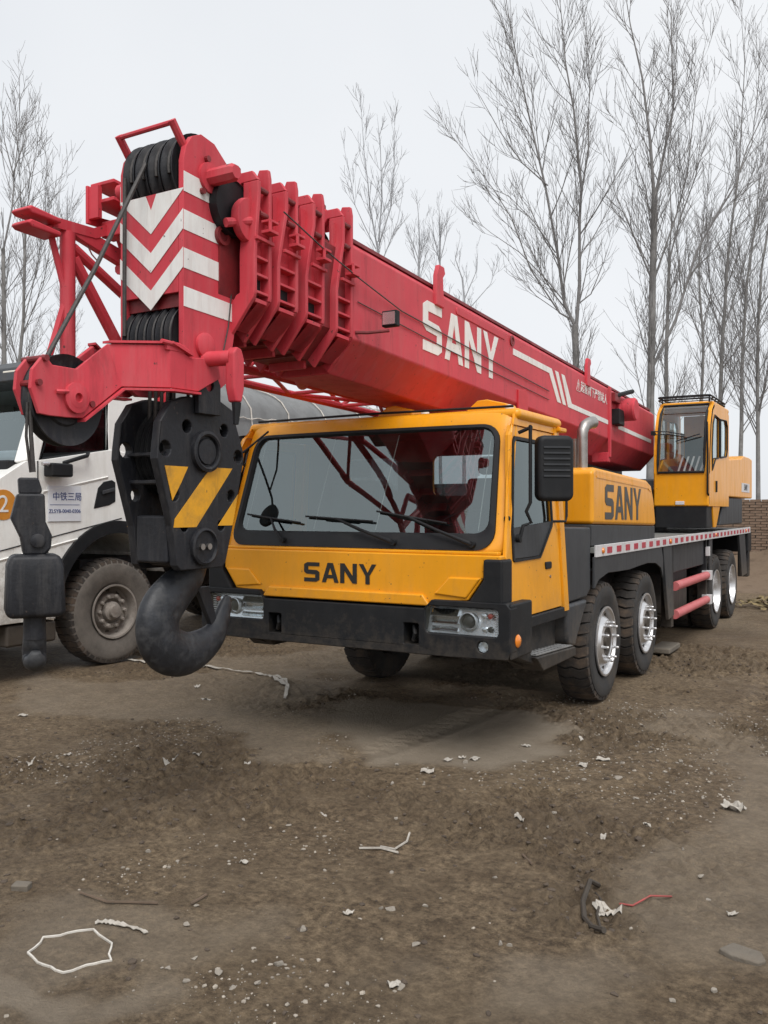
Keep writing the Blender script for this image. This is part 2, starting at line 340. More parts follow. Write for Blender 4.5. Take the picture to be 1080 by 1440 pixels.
def ground():
    xs=axis_lines(-2500,2500,-4.4,4.4,.0150); ys=axis_lines(-2500,2500,-4.0,6.4,.0150)
    X,Y=np.meshgrid(xs,ys); x=X.ravel(); y=Y.ravel(); z=gh(x,y)
    n=len(x); nx=len(xs); ny=len(ys)
    m=bpy.data.meshes.new('ground'); m.vertices.add(n); co=np.empty((n,3)); co[:,0]=x; co[:,1]=y; co[:,2]=z
    m.vertices.foreach_set('co',co.ravel())
    i,j=np.meshgrid(np.arange(nx-1),np.arange(ny-1)); a=(j*nx+i).ravel()
    q=np.stack([a,a+1,a+nx+1,a+nx],1).astype(np.int32)
    m.loops.add(q.size); m.polygons.add(len(q)); m.loops.foreach_set('vertex_index',q.ravel())
    m.polygons.foreach_set('loop_start',np.arange(0,q.size,4,dtype=np.int32)); m.update(calc_edges=True)
    m.polygons.foreach_set('use_smooth',np.ones(len(q),bool))
    at=m.attributes.new('silt','FLOAT','POINT'); at.data.foreach_set('value',silt_mask(x,y).astype(np.float32))
    at=m.attributes.new('clod','FLOAT','POINT'); at.data.foreach_set('value',rough_mask(x,y).astype(np.float32))
    g=bpy.data.materials.new('earth'); g.use_nodes=True; t=g.node_tree; nd=t.nodes; k=t.links.new; b=nd['Principled BSDF']
    c=nd.new('ShaderNodeTexCoord')
    def noise(s,d=8,r=.65):
        a=nd.new('ShaderNodeTexNoise'); a.inputs['Scale'].default_value=s; a.inputs['Detail'].default_value=d; a.inputs['Roughness'].default_value=r; k(c.outputs['Object'],a.inputs['Vector']); return a.outputs[0]
    def ramp(s,p0,c0,p1,c1):
        r=nd.new('ShaderNodeValToRGB'); r.color_ramp.elements[0].position=p0; r.color_ramp.elements[1].position=p1
        r.color_ramp.elements[0].color=c0+(1,); r.color_ramp.elements[1].color=c1+(1,); k(s,r.inputs[0]); return r.outputs[0]
    def mixc(f,a,bb,mode='MIX'):
        x=nd.new('ShaderNodeMix'); x.data_type='RGBA'; x.blend_type=mode
        (k(f,x.inputs[0]) if not isinstance(f,float) else setattr(x.inputs[0],'default_value',f))
        for s_,v in ((6,a),(7,bb)):
            (setattr(x.inputs[s_],'default_value',v+(1,)) if isinstance(v,tuple) else k(v,x.inputs[s_]))
        return x.outputs[2]
    base=mixc(.5,ramp(noise(1.0),.36,(.108,.076,.047),.66,(.196,.147,.094)),ramp(noise(6.0),.36,(.088,.060,.036),.66,(.208,.156,.100)))
    fine=ramp(noise(24,10,.85),.40,(.50,.48,.46),.61,(1.72,1.72,1.70))
    soft=nd.new('ShaderNodeMapRange'); soft.inputs[1].default_value=.40; soft.inputs[2].default_value=.58; soft.inputs[3].default_value=.5; soft.inputs[4].default_value=1.0; k(noise(1.7,6),soft.inputs[0])
    base=mixc(soft.outputs[0],base,mixc(1.0,base,fine,'MULTIPLY'))
    a1=nd.new('ShaderNodeAttribute'); a1.attribute_name='clod'
    base=mixc(a1.outputs['Fac'],base,mixc(.25,base,(.066,.047,.031)))
    a2=nd.new('ShaderNodeAttribute'); a2.attribute_name='silt'
    base=mixc(a2.outputs['Fac'],base,ramp(noise(3.0,6),.3,(.235,.19,.14),.7,(.30,.25,.19)))
    # pale grit specks
    vo=nd.new('ShaderNodeTexVoronoi'); vo.inputs['Scale'].default_value=42; k(c.outputs['Object'],vo.inputs['Vector'])
    lt=nd.new('ShaderNodeMath'); lt.operation='LESS_THAN'; lt.inputs[1].default_value=.13; k(vo.outputs['Distance'],lt.inputs[0])
    sel=nd.new('ShaderNodeMath'); sel.operation='GREATER_THAN'; sel.inputs[1].default_value=.93
    sp=nd.new('ShaderNodeSeparateColor'); k(vo.outputs['Color'],sp.inputs[0]); k(sp.outputs[0],sel.inputs[0])
    mu=nd.new('ShaderNodeMath'); mu.operation='MULTIPLY'; k(lt.outputs[0],mu.inputs[0]); k(sel.outputs[0],mu.inputs[1])
    base=mixc(mu.outputs[0],base,(.24,.21,.175))
    k(base,b.inputs['Base Color'])
    rr=nd.new('ShaderNodeMapRange'); rr.inputs[1].default_value=.35; rr.inputs[2].default_value=.65; rr.inputs[3].default_value=.62; rr.inputs[4].default_value=.95
    k(noise(.9,5),rr.inputs[0]); k(rr.outputs[0],b.inputs['Roughness']); b.inputs['Specular IOR Level'].default_value=.3
    bu=nd.new('ShaderNodeBump'); bu.inputs['Strength'].default_value=1.0; bu.inputs['Distance'].default_value=.03
    ad=nd.new('ShaderNodeMath'); ad.operation='ADD'; k(noise(38,8,.75),ad.inputs[0]); k(mu.outputs[0],ad.inputs[1]); k(ad.outputs[0],bu.inputs['Height']); k(bu.outputs[0],b.inputs['Normal'])
    m.materials.append(g); o=bpy.data.objects.new('ground',m); COL.objects.link(o)
    tag(o,'muddy brown bare earth yard',None,kind='structure')
ground()

# ------------------------------------------------------------------ brick wall and soil bank behind
def brick_wall():
    y0=17.0; x0,x1,zt=-9.0,9.0,2.0
    wl=thing('brick_wall','old brown brick yard wall behind the crane','wall',(0,y0,0))
    MB().box(x0,x1,y0+.012,y0+.24,-.2,zt-.05).build('core',M['mortar'],wl)
    bm=MB().box(-.117,.117,0,.10,-.027,.027).mesh('brick'); bm.materials.append(M['brick'])
    n=0
    for row in range(19):
        z=zt-.03-row*.066
        if z<.75: break
        off=.125*(row%2)
        for i in range(16):
            xx=-1.05+off+i*.25
            o=bpy.data.objects.new('brick',bm); COL.objects.link(o); o.parent=wl
            o.location=(xx+random.uniform(-.008,.008),random.uniform(-.012,.006)-.0,z); o.rotation_euler=(0,random.uniform(-.02,.02),random.uniform(-.03,.03)); n+=1
    # remaining courses, joined
    rest=MB()
    for row in range(29):
        z=zt-.03-row*.066; off=.125*(row%2)
        i=0; xx=x0+.12+off
        while xx<x1-.12:
            if not (-1.2<xx<2.95 and z>=.75):
                d=random.uniform(-.012,.004); rest.box(xx-.117,xx+.117,y0+d,y0+.05,z-.027,z+.027)
            xx+=.25
    o=rest.build('brickwork',M['brick'],wl); o['kind']='stuff'
    bank=MB(); n=40; mm=9; vs=[]
    for i in range(n+1):
        for j in range(mm+1):
            x=-3+9*i/n; t=j/mm; y=y0-.05-2.6*t
            prof=(1-t)**1.4*.95; h=prof*(.75+.5*float(fbm(np.array([x*1.0]),np.array([y*1.0]),1.1,4,7)[0]))-.03
            h*=.45+.55*math.exp(-((x-2.2)/2.2)**2)
            vs.append((x,y,h+ .05*random.random()*(1-t)))
    fs=[(i*(mm+1)+j,(i+1)*(mm+1)+j,(i+1)*(mm+1)+j+1,i*(mm+1)+j+1) for i in range(n) for j in range(mm)]
    bank.add(vs,fs); tag(bank.build('soil_bank',M['soil'],None),'loose brown earth banked against the brick wall',None,kind='structure')
brick_wall()

# ------------------------------------------------------------------ trees (bare poplars)
def rot_about(d, ang, az):
    a=d.orthogonal().normalized(); b=d.cross(a); s=a*math.cos(az)+b*math.sin(az)
    return (d*math.cos(ang)+s*math.sin(ang)).normalized()
def limb(mb, p0, d, length, r0, r1, rnd, lift=.25, seg=None, n=None, wob=.07):
    seg=seg or max(2,int(length/.7)); pts=[Vector(p0)]; d=Vector(d).normalized()
    for i in range(seg):
        d=(d+Vector((rnd.gauss(0,wob),rnd.gauss(0,wob),lift/seg*1.3+rnd.gauss(0,wob*.5)))).normalized()
        pts.append(pts[-1]+d*(length/seg))
    n=n or (6 if r0>.05 else (4 if r0>.02 else 3))
    mb.path(pts,[r0+(r1-r0)*i/seg for i in range(seg+1)],n); return pts
def along(pts,t):
    q=t*(len(pts)-1); i=min(int(q),len(pts)-2); f=q-i
    return pts[i].lerp(pts[i+1],f),(pts[i+1]-pts[i]).normalized()
def poplar(label, px, Z, stems, r0, seed, group=None, dens=1.0, tw=1.0, bark='bark', twig='twig', trunk_n=1, blen=.26):
    rnd=random.Random(seed)
    F=Vector((-math.sin(YAW),math.cos(YAW),0)); Rv=Vector((math.cos(YAW),math.sin(YAW),0)); C=Vector((3.546,-5.43,1.75)); k=Z/1230.
    base=C+F*Z+Rv*((px-540)*k); base.z=0
    root=thing('poplar_tree',label,'tree',base,group)
    tr=MB(); cr=MB()
    for si,(r_a,r_b,st) in enumerate(stems):
        pts=[]; dz=rnd.uniform(-.12,.12)
        for i,(a,b) in enumerate(st):
            pts.append(base+Rv*((a-px)*k)+Vector((0,0,1.75+(717-b)*k))+F*(dz*i*.5*(si>0)))
        if si==0: pts[0].z=-.1
        # resample with slight wobble
        q=[]; L_=0
        for i in range(len(pts)-1):
            m=max(1,int((pts[i+1]-pts[i]).length/1.2))
            for j in range(m): q.append(pts[i].lerp(pts[i+1],j/m)+Vector((rnd.gauss(0,.02),rnd.gauss(0,.02),0)))
            L_+=(pts[i+1]-pts[i]).length
        q.append(pts[-1]); nq=len(q)
        kf=1.0 if si==0 else .62
        rs=[r0*kf*(r_a+(r_b-r_a)*i/(nq-1)) for i in range(nq)]
        (tr if si<trunk_n else cr).path(q,rs,9 if r_a>.5 else 6)
        nb=int(L_*3.3*dens); bare=.35 if si==0 else .06
        for bi in range(nb):
            t=bare+(1-bare)*rnd.random()**.85
            p,d=along(q,t); rr=r0*kf*(r_a+(r_b-r_a)*t)
            bl=(L_*blen*(1.1-.8*t)+.5)*rnd.uniform(.55,1.15)
            bd=rot_about(d,R_(rnd.uniform(20,44)),rnd.uniform(0,6.283))
            br=min(rr*.55,.006*bl+.006)
            bp=limb(cr,p,bd,bl,br,.0045*tw,rnd,.55,wob=.05)
            ns=int(bl*4.2*dens)
            for s in range(ns):
                t2=.15+.85*rnd.random(); p2,d2=along(bp,t2); sl=(bl*(1-t2)*.6+.38)*rnd.uniform(.6,1.25)
                sp=limb(cr,p2,rot_about(d2,R_(rnd.uniform(18,42)),rnd.uniform(0,6.283)),sl,.0075*tw,.0042*tw,rnd,.4,seg=3,n=3,wob=.07)
                for u in range(int(sl*2.2*dens)):
                    p3,d3=along(sp,rnd.uniform(.2,.95))
                    limb(cr,p3,rot_about(d3,R_(rnd.uniform(20,42)),rnd.uniform(0,6.283)),rnd.uniform(.2,.6),.005*tw,.0035*tw,rnd,.3,seg=2,n=3)
    tr.build('trunk',M[bark],root,recalc=False,ang=80); cr.build('crown',M[twig],root,recalc=False,ang=80)
def z7(l): return [(600+a/2.25,b/2.25) for a,b in l]
poplar('grey poplar with forked twin trunk rising behind the crane boom',810,27,[
    (1,.8,[(812,700)]+z7([(472,1130),(468,1030)])),
    (.72,.06,z7([(468,1040),(440,960),(410,800),(380,590),(330,400),(300,250),(260,50),(245,-60)])),
    (.75,.08,z7([(470,1040),(482,900),(485,700),(487,590),(465,350),(440,200),(425,50),(415,-60)])),
    (.4,.04,z7([(455,1010),(420,990),(330,850),(270,690),(210,590),(130,480),(80,420)])),
    (.35,.04,z7([(480,960),(520,930),(560,830),(590,740)])),
    (.4,.05,z7([(487,620),(515,480),(515,380),(520,240),(500,20)])),
    (.3,.04,z7([(440,960),(380,890),(290,800),(200,740),(140,690)])),
    (.28,.04,z7([(380,590),(300,520),(230,420),(170,320),(145,280)])),
    (.28,.04,z7([(410,800),(340,700),(260,620),(170,580)]))],.125,11,dens=1.0)
poplar('tallest poplar with long limb sweeping towards the operator cab side',915,25,[
    (1,.62,[(914,700)]+z7([(710,1270),(715,900),(720,600)])),
    (.6,.06,z7([(720,620),(705,450),(680,250),(640,80),(620,-60)])),
    (.55,.06,z7([(720,640),(745,500),(770,350),(770,150),(765,-60)])),
    (.55,.05,z7([(713,1170),(780,1020),(850,800),(900,700),(960,600),(1000,480),(1060,350),(1100,250)])),
    (.3,.04,z7([(715,900),(660,750),(600,600),(570,500)])),
    (.36,.04,z7([(722,880),(790,680),(820,560),(850,300),(880,120)])),
    (.28,.04,z7([(715,760),(690,600),(640,450),(590,350)]))],.135,12,dens=1.0)
poplar('slim poplar growing close beside the tallest poplar',938,32,[
    (1,.5,[(938,700)]+z7([(758,1250),(762,1000),(768,800)])),(.5,.05,z7([(768,820),(800,700),(850,560),(870,420),(900,250)])),(.45,.05,z7([(766,850),(775,700),(765,500),(780,300),(775,100)]))],.11,13,dens=.8,tw=1.15)
poplar('upright poplar behind the operator cab roof',1014,30,[
    (1,.3,[(1013,700)]+z7([(930,1260),(935,1080),(950,850),(965,700),(985,560)])),
    (.4,.05,z7([(985,570),(1000,400),(1005,200),(1000,-40)])),(.4,.05,z7([(936,1080),(900,960),(880,800),(890,640)])),
    (.4,.05,z7([(938,1050),(980,900),(1020,760),(1060,600),(1090,420)])),(.35,.05,z7([(985,560),(1030,460),(1050,250),(1060,50)]))],.10,14,dens=.9)
poplar('thin grey poplar rising between the cab and the brick wall',1044,36,[
    (1,.3,[(1042,700)]+z7([(995,1340),(1000,1100),(1010,900),(1040,700)])),(.35,.05,z7([(1040,710),(1060,500),(1070,300)])),(.4,.05,z7([(1000,1120),(970,980),(950,850)]))],.11,15,dens=.9,tw=1.2)
poplar('leaning young poplar above the brick wall end',1066,28,[
    (1,.3,[(1068,700)]+z7([(1048,1340),(1045,1050),(1060,850),(1090,650)])),(.45,.05,z7([(1046,1060),(1020,900),(1030,740),(1050,560)])),(.5,.05,[(1066,600),(1080,520),(1100,420)])],.085,16,dens=.9)
poplar('faint slender poplar far behind the operator cab',985,42,[
    (1,.3,[(986,700)]+z7([(870,1250),(875,1080),(860,900),(870,740)])),(.5,.05,z7([(872,1100),(830,980),(810,860)])),(.5,.05,z7([(873,1040),(905,900),(915,780)]))],.11,17,dens=.7,tw=1.4)
poplar('bare poplar standing behind the white truck cab',5,24,[
    (1,.5,[(6,700),(5,487),(7,417),(5,350)]),(.5,.05,[(5,355),(17,290),(17,245),(23,180),(24,100)]),(.35,.04,[(17,250),(8,200),(4,140)]),(.35,.04,[(17,248),(35,200),(42,140)]),
    (.3,.04,[(7,420),(-15,330),(-30,240)])],.10,18,dens=.9)
poplar('many stemmed bare poplar behind the lattice jib',33,27,[
    (1,.4,[(22,700),(22,560),(33,450),(37,300)]),(.4,.05,[(36,310),(42,270),(52,200),(54,140)]),(.4,.05,[(34,380),(33,310),(28,230),(22,150)]),(.4,.05,[(30,470),(53,380),(63,290),(67,215)]),
    (.35,.05,[(28,480),(60,400),(78,300),(88,235)])],.085,19,dens=.9)
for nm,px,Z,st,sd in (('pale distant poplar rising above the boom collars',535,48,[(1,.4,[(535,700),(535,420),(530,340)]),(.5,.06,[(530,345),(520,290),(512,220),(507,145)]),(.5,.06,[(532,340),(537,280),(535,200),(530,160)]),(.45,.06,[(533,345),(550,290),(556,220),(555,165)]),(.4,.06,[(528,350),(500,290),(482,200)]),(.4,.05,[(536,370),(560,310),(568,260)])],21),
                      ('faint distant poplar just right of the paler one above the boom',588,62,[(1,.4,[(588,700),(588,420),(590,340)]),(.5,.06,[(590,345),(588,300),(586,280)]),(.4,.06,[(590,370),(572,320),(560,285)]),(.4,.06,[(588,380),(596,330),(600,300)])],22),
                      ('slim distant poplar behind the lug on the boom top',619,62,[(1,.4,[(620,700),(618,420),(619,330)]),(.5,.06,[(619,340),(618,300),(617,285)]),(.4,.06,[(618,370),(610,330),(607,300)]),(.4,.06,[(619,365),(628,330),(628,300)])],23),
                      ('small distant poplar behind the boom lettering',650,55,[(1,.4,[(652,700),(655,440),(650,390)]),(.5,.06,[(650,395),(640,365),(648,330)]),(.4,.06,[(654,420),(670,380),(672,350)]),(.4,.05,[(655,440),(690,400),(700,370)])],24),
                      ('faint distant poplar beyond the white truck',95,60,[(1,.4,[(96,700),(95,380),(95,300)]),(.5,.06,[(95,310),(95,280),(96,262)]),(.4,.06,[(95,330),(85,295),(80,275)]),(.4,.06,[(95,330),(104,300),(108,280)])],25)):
    poplar(nm,px,Z,st,.14,sd,dens=.7,tw=1.7,bark='hazebark',twig='hazebark',blen=.2)

# ================================================================== MOBILE CRANE
crane=thing('mobile_crane','yellow truck crane with red telescopic boom laid over its cab','crane',(0,5,0))

# ---- wheels
def make_tyre(R, W, rim, lugs, lug_h, zig=True, sidewall_mat='rubber', tread_mat='treadmud'):
    h=W/2
    t=MB().lathe([(rim,-h*.80),(rim+.03,-h*.97),(rim+(R-rim)*.5,-h*1.03),(R-.055,-h*.96),(R-lug_h,-h*.86),(R-lug_h,h*.86),(R-.055,h*.96),(rim+(R-rim)*.78,h*1.0),(rim+(R-rim)*.72,h*1.035),(rim+(R-rim)*.45,h*1.03),(rim+(R-rim)*.40,h*1.0),(rim+.035,h*.97),(rim,h*.80),(rim-.01,0)],(0,0,0),'x',48,closed=True)
    tyre=t.mesh('tyre')
    b=MB(); ws=[-.93,-.45,-.0,.45,.93] if zig else [-.93,-.25,.25,.93]
    step=2*math.pi/lugs; half=step*.40
    for k in range(lugs):
        a0=k*step; top=[];bot=[]
        offs=[0,.34,-.0,.34,0.] if zig else [0,.1,-.1,0]
        for sgn in (-1,1):
            for i,wv in enumerate(ws):
                an=a0+sgn*half+offs[i]*step*.55
                rr=R-(.022 if abs(wv)>.9 else 0)
                for lst,r in ((top,rr),(bot,R-lug_h-.012)):
                    lst.append((wv*h,r*math.cos(an),r*math.sin(an)))
        n=len(ws); vs=top+bot; fs=[]
        for i in range(n-1):
            fs.append((i,i+1,n+i+1,n+i))
            fs.append((i,i+1,2*n+i+1,2*n+i)); fs.append((n+i,n+i+1,3*n+i+1,3*n+i))
        fs.append((0,n,3*n,2*n)); fs.append((n-1,2*n-1,4*n-1,3*n-1))
        b.add(vs,fs)
        # shoulder blocks running on to the sidewall
        for s_ in (-1,1):
            v=[]
            for an in (a0-half*.85,a0+half*.85):
                for wv,r in ((s_*h*.925,R-.020),(s_*h*.985,R-.065),(s_*h*.90,R-.07)): v.append((wv,r*math.cos(an),r*math.sin(an)))
            b.add(v,[(0,1,2),(3,5,4),(0,3,4,1),(1,4,5,2),(2,5,3,0)])
    return tyre,b.mesh('tread')
def fix(m,ang=35):
    b=bmesh.new(); b.from_mesh(m); bmesh.ops.recalc_face_normals(b,faces=b.faces); b.to_mesh(m); b.free()
    m.polygons.foreach_set('use_smooth',[True]*len(m.polygons)); m.set_sharp_from_angle(angle=R_(ang)); return m
def dish(prof, holes, hr, hh, n=60):
    """disc with round hand holes: profile revolve, holes as dark recessed plugs"""
    return MB().lathe(prof,(0,0,0),'x',n,closed=False)
RW,WW=.555,.30
ty,tread=make_tyre(RW,WW,.305,34,.026)
ty=fix(ty); tread=fix(tread,30)
tyre_r,tread_r=ty,tread
def rim_front():
    r=MB()
    r.lathe([(.318,.150),(.318,.162),(.300,.164),(.290,.150),(.283,.105),(.265,.098),(.235,.118),(.21,.150),(.195,.166),(.145,.170),(.137,.165),(.137,.10)],(0,0,0),'x',60,cap=(0,0))
    return fix(r.mesh('rim'),30)
def rim_rear():
    r=MB(); r.lathe([(.318,.150),(.318,.162),(.300,.162),(.285,.12),(.272,-.02),(.250,-.06),(.20,-.075),(.14,-.08),(.01,-.08)],(0,0,0),'x',60,cap=(0,1))
    return fix(r.mesh('rim'),30)
RF,RR=rim_front(),rim_rear()
hubm=fix(MB().lathe([(.1365,.10),(.1365,.158),(.12,.163),(.085,.150),(.07,.175),(.0,.178)],(0,0,0),'x',32).mesh('hub'))
hubr=fix(MB().lathe([(.13,-.09),(.125,.0),(.10,.02),(.0,.03)],(0,0,0),'x',32).mesh('hub'))
nut=fix(MB().lathe([(.016,0),(.016,.016),(.012,.020),(.0135,.052),(.010,.062),(.0,.064)],(0,0,0),'x',10).mesh('lug_nut'))
hole=fix(MB().lathe([(.026,.0),(.026,.006),(.017,.004),(.0,.003)],(0,0,0),'x',16).mesh('hand_hole'))
for m_,k_ in ((ty,'rubber'),(tread,'treadmud'),(RF,'chrome'),(RR,'chrome'),(hubm,'black'),(hubr,'black'),(nut,'chrome'),(hole,'black')): m_.materials.append(M[k_])
def inst(name,m,parent,loc=(0,0,0),rot=(0,0,0)):
    o=bpy.data.objects.new(name,m); COL.objects.link(o); o.parent=parent; o.location=loc; o.rotation_euler=rot; return o
def crane_wheel(x,y,side,front):
    wh=sub_empty('wheel',crane,(x,y,RW-.005),0 if side>0 else math.pi)
    a=random.uniform(0,1)
    inst('tyre',ty,wh); inst('tread',tread,wh,(0,0,0),(a,0,0))
    inst('rim',RF if front else RR,wh); inst('hub',hubm if front else hubr,wh)
    if front:
        for k in range(10):
            an=2*math.pi*(k+.3)/10; inst('lug_nut',nut,wh,(.165,.171*math.cos(an),.171*math.sin(an)))
            an=2*math.pi*(k+.8)/10; inst('hand_hole',hole,wh,(.112,.243*math.cos(an),.243*math.sin(an)),(0,0,math.atan2(-.032*math.cos(an),.03)*.0))
    else:
        inst('inner_tyre',ty,wh,(-.33,0,0)); inst('inner_tread',tread,wh,(-.33,0,0))
for y in (2.5,3.99): 
    for s_ in (1,-1): crane_wheel(s_*1.12,y,s_,True)
for y in (8.2,9.64):
    for s_ in (1,-1): crane_wheel(s_*1.13,y,s_,False)

# ---- chassis
ch=MB()
for s_ in (-1,1): ch.box(s_*.42-.06,s_*.42+.06,.5,11.5,.72,1.18)
ch.box(-.36,.36,.6,1.6,.75,1.0); ch.box(-.34,.34,4.6,7.4,.62,1.1)
for y in (2.5,3.99,8.2,9.64): ch.box(-.95,.95,y-.09,y+.09,.46,.66)
ch.box(-1.0,1.0,1.55,1.7,.7,1.35)
ch.build('chassis_frame',M['black'],crane,bevel=.01)
MB().box(-1.29,1.29,2.08,11.55,1.37,1.425).build('deck',M['deck'],crane,bevel=.006)
# body panels below the deck edge: arched valance over the front wheels
def arch(y0,y1,cy,r,cz,zt,zb,n=14):
    return None
for s_ in (-1,1):
    p=[(2.08,1.335),(4.62,1.335),(4.70,1.20),(4.70,.98)]
    # lower edge of the valance, two shallow arches
    for yy,zz in ((4.60,1.10),(4.35,1.165),(3.99,1.185),(3.6,1.175),(3.25,1.16),(2.9,1.165),(2.5,1.175),(2.2,1.13),(2.08,1.06)): p.append((yy,zz))
    MB().prism(p,'x',s_*1.283-.012,s_*1.283+.012).build('wheel_valance',M['grey'],crane,bevel=.006)
    MB().box(s_*1.12-.16,s_*1.12+.16,2.1,4.65,1.215,1.235).build('wheel_arch_liner',M['black'],crane)
    # outrigger post panel behind the second axle
    MB().prism([(4.72,1.335),(5.16,1.335),(5.30,.50),(5.02,.47),(4.90,.8)],'x',s_*1.27-.02,s_*1.27+.02).build('mudflap_panel',M['grey'],crane,bevel=.008)
    MB().prism([(10.35,1.335),(11.0,1.335),(11.3,.62),(10.7,.60)],'x',s_*1.27-.02,s_*1.27+.02).build('mudflap_panel',M['grey'],crane,bevel=.008)
    MB().prism([(7.62,1.335),(7.86,1.335),(7.80,.75),(7.66,.75)],'x',s_*1.275-.01,s_*1.275+.01).build('fender_bracket',M['grey'],crane,bevel=.004)
    # box between axles
    MB().box(s_*.95-.28,s_*.95+.28,5.35,7.5,.98,1.33).build('outrigger_box',M['grey'],crane,bevel=.015)
    MB().box(s_*.88-.22,s_*.88+.22,5.9,7.0,.42,.96).build('fuel_tank',M['grey'],crane,bevel=.03)
    MB().box(s_*1.2-.06,s_*1.2+.06,5.28,5.40,.35,1.33).build('guard_post',M['black'],crane,bevel=.006)
    MB().box(s_*1.2-.06,s_*1.2+.06,7.50,7.60,.40,1.33).build('guard_post',M['black'],crane,bevel=.006)
    for z in (.83,.49):
        r=MB().path([(s_*1.27,5.42,z),(s_*1.27,7.46,z)],.055,14).build('guard_rail',M['rail'],crane)
        MB().box(s_*1.27-.062,s_*1.27+.062,7.465,7.60,z-.065,z+.065).build('white_marker',M['tapew'],r,bevel=.004)
    MB().box(s_*1.27-.03,s_*1.27+.03,7.50,7.60,1.10,1.23).build('marker_reflector',M['tapew'],crane,bevel=.003)
    # reflective strip
    st=MB().box(s_*1.297-.010,s_*1.297+.010,2.09,11.56,1.335,1.44).build('reflective_strip',M['tapew'],crane,bevel=.004)
    for i in range(29):
        y=2.42+i*.315
        if y>11.4: break
        MB().box(s_*1.309-.002,s_*1.309+.002,y,y+.15,1.358,1.415).build('red_patch',M['taper'],st)
    for y in (2.28,5.0,8.0,11.0): MB().lathe([(.028,0),(.024,.012),(0,.016)],(s_*1.309,y,1.387),'x',14).build('side_marker',M['amber'],st)
MB().box(1.0,1.24,5.3,5.9,.02,.09).build('outrigger_pad',M['concrete'],crane,bevel=.02)
MB().box(-1.3,1.3,11.35,11.75,1.0,1.36).build('rear_beam',M['black'],crane,bevel=.02)
for s_ in (-1,1): MB().box(s_*1.2-.09,s_*1.2+.09,11.4,11.62,.55,1.0).build('rear_outrigger',M['black'],crane,bevel=.02)

# ---- cab
FRX=1.27
def fy(x,z): return .085+.31*max(0,z-1.45)+.07*(abs(x)/1.25)**3
def trap(x0,x1t,z0,z1,r,n=6):   # rounded rectangle, narrower at the top
    out=[]
    for (x,z) in rrect(-x0,x0,z0,z1,r,n):
        t=(z-z0)/(z1-z0); out.append((x*(1-(1-x1t/x0)*t),z))
    return out
def dens(loop,k=5):
    o=[]
    for i in range(len(loop)):
        a=loop[i]; b=loop[(i+1)%len(loop)]; d=math.hypot(b[0]-a[0],b[1]-a[1]); m=max(1,int(d/.12)) if d>.12 else 1
        for j in range(m): o.append((a[0]+(b[0]-a[0])*j/m,a[1]+(b[1]-a[1])*j/m))
    return o
def resample(loop,N):
    P=[Vector((a,b)) for a,b in loop]; d=[0]
    for i in range(len(P)): d.append(d[-1]+(P[(i+1)%len(P)]-P[i]).length)
    o=[]
    for k in range(N):
        t=d[-1]*k/N; i=max(j for j in range(len(P)) if d[j]<=t+1e-9); f=(t-d[i])/max(1e-9,d[i+1]-d[i]); q=P[i].lerp(P[(i+1)%len(P)],f); o.append((q.x,q.y))
    return o
NN=160
g_glass=resample(trap(1.105,1.06,1.585,2.335,.09),NN)
g_gask=resample(trap(1.168,1.105,1.468,2.372,.13),NN)
g_cab=resample(trap(1.262,1.20,1.425,2.47,.07),NN)
def ring3(loopA,loopB,oa,ob):
    A=[(x,fy(x,z)+oa,z) for x,z in loopA]; B=[(x,fy(x,z)+ob,z) for x,z in loopB]
    return MB().loft([A,B],cap=(False,False))
cab=MB()
# front ring (pillars, header), closed to side planes
A=[(x,fy(x,z)+.012,z) for x,z in g_gask]; B=[(x,fy(x,z)+.012,z) for x,z in resample(trap(1.235,1.165,1.435,2.445,.09),NN)]
Cc=[(x*1.0,fy(x,z)+.05,z) for x,z in g_cab]; D=[(x,.50,z) for x,z in g_cab]
inner=[(x,fy(x,z)+.07,z) for x,z in g_gask]
cab.loft([inner,A,B,Cc],cap=(False,False))
shell=cab.build('cab_front_frame',M['yellow'],crane,ang=50)
MB().box(-1.235,1.235,.46,1.40,2.40,2.485).build('cab_roof',M['yellow'],crane,bevel=.045,seg=4)
MB().box(-1.25,1.25,1.30,1.46,2.375,2.41).build('roof_rear_lip',M['yellow'],crane,bevel=.01)
def sx(z): return 1.285-.062*(z-1.0)
# rear wall with two windows
rw=MB().holed([(-1.27,.95),(1.27,.95),(1.205,2.42),(-1.205,2.42)],[rrect(-.75,-.22,1.86,2.22,.06),rrect(.10,.72,1.86,2.22,.06)],lambda a,b:(a,1.33,b))
rwo=rw.build('rear_wall',M['yellow'],crane,solid=.04)
MB().holed([(-1.24,.97),(1.24,.97),(1.17,2.40),(-1.17,2.40)],[rrect(-.74,-.23,1.87,2.21,.06),rrect(.11,.71,1.87,2.21,.06)],lambda a,b:(a,1.295,b)).build('rear_trim',M['interior'],rwo,solid=.01)
for a,b in ((-.755,-.215),(.095,.725)): MB().add([(a,1.335,1.855),(b,1.335,1.855),(b,1.335,2.225),(a,1.335,2.225)],[(0,1,2,3)]).build('rear_window',M['opglass'],rwo)
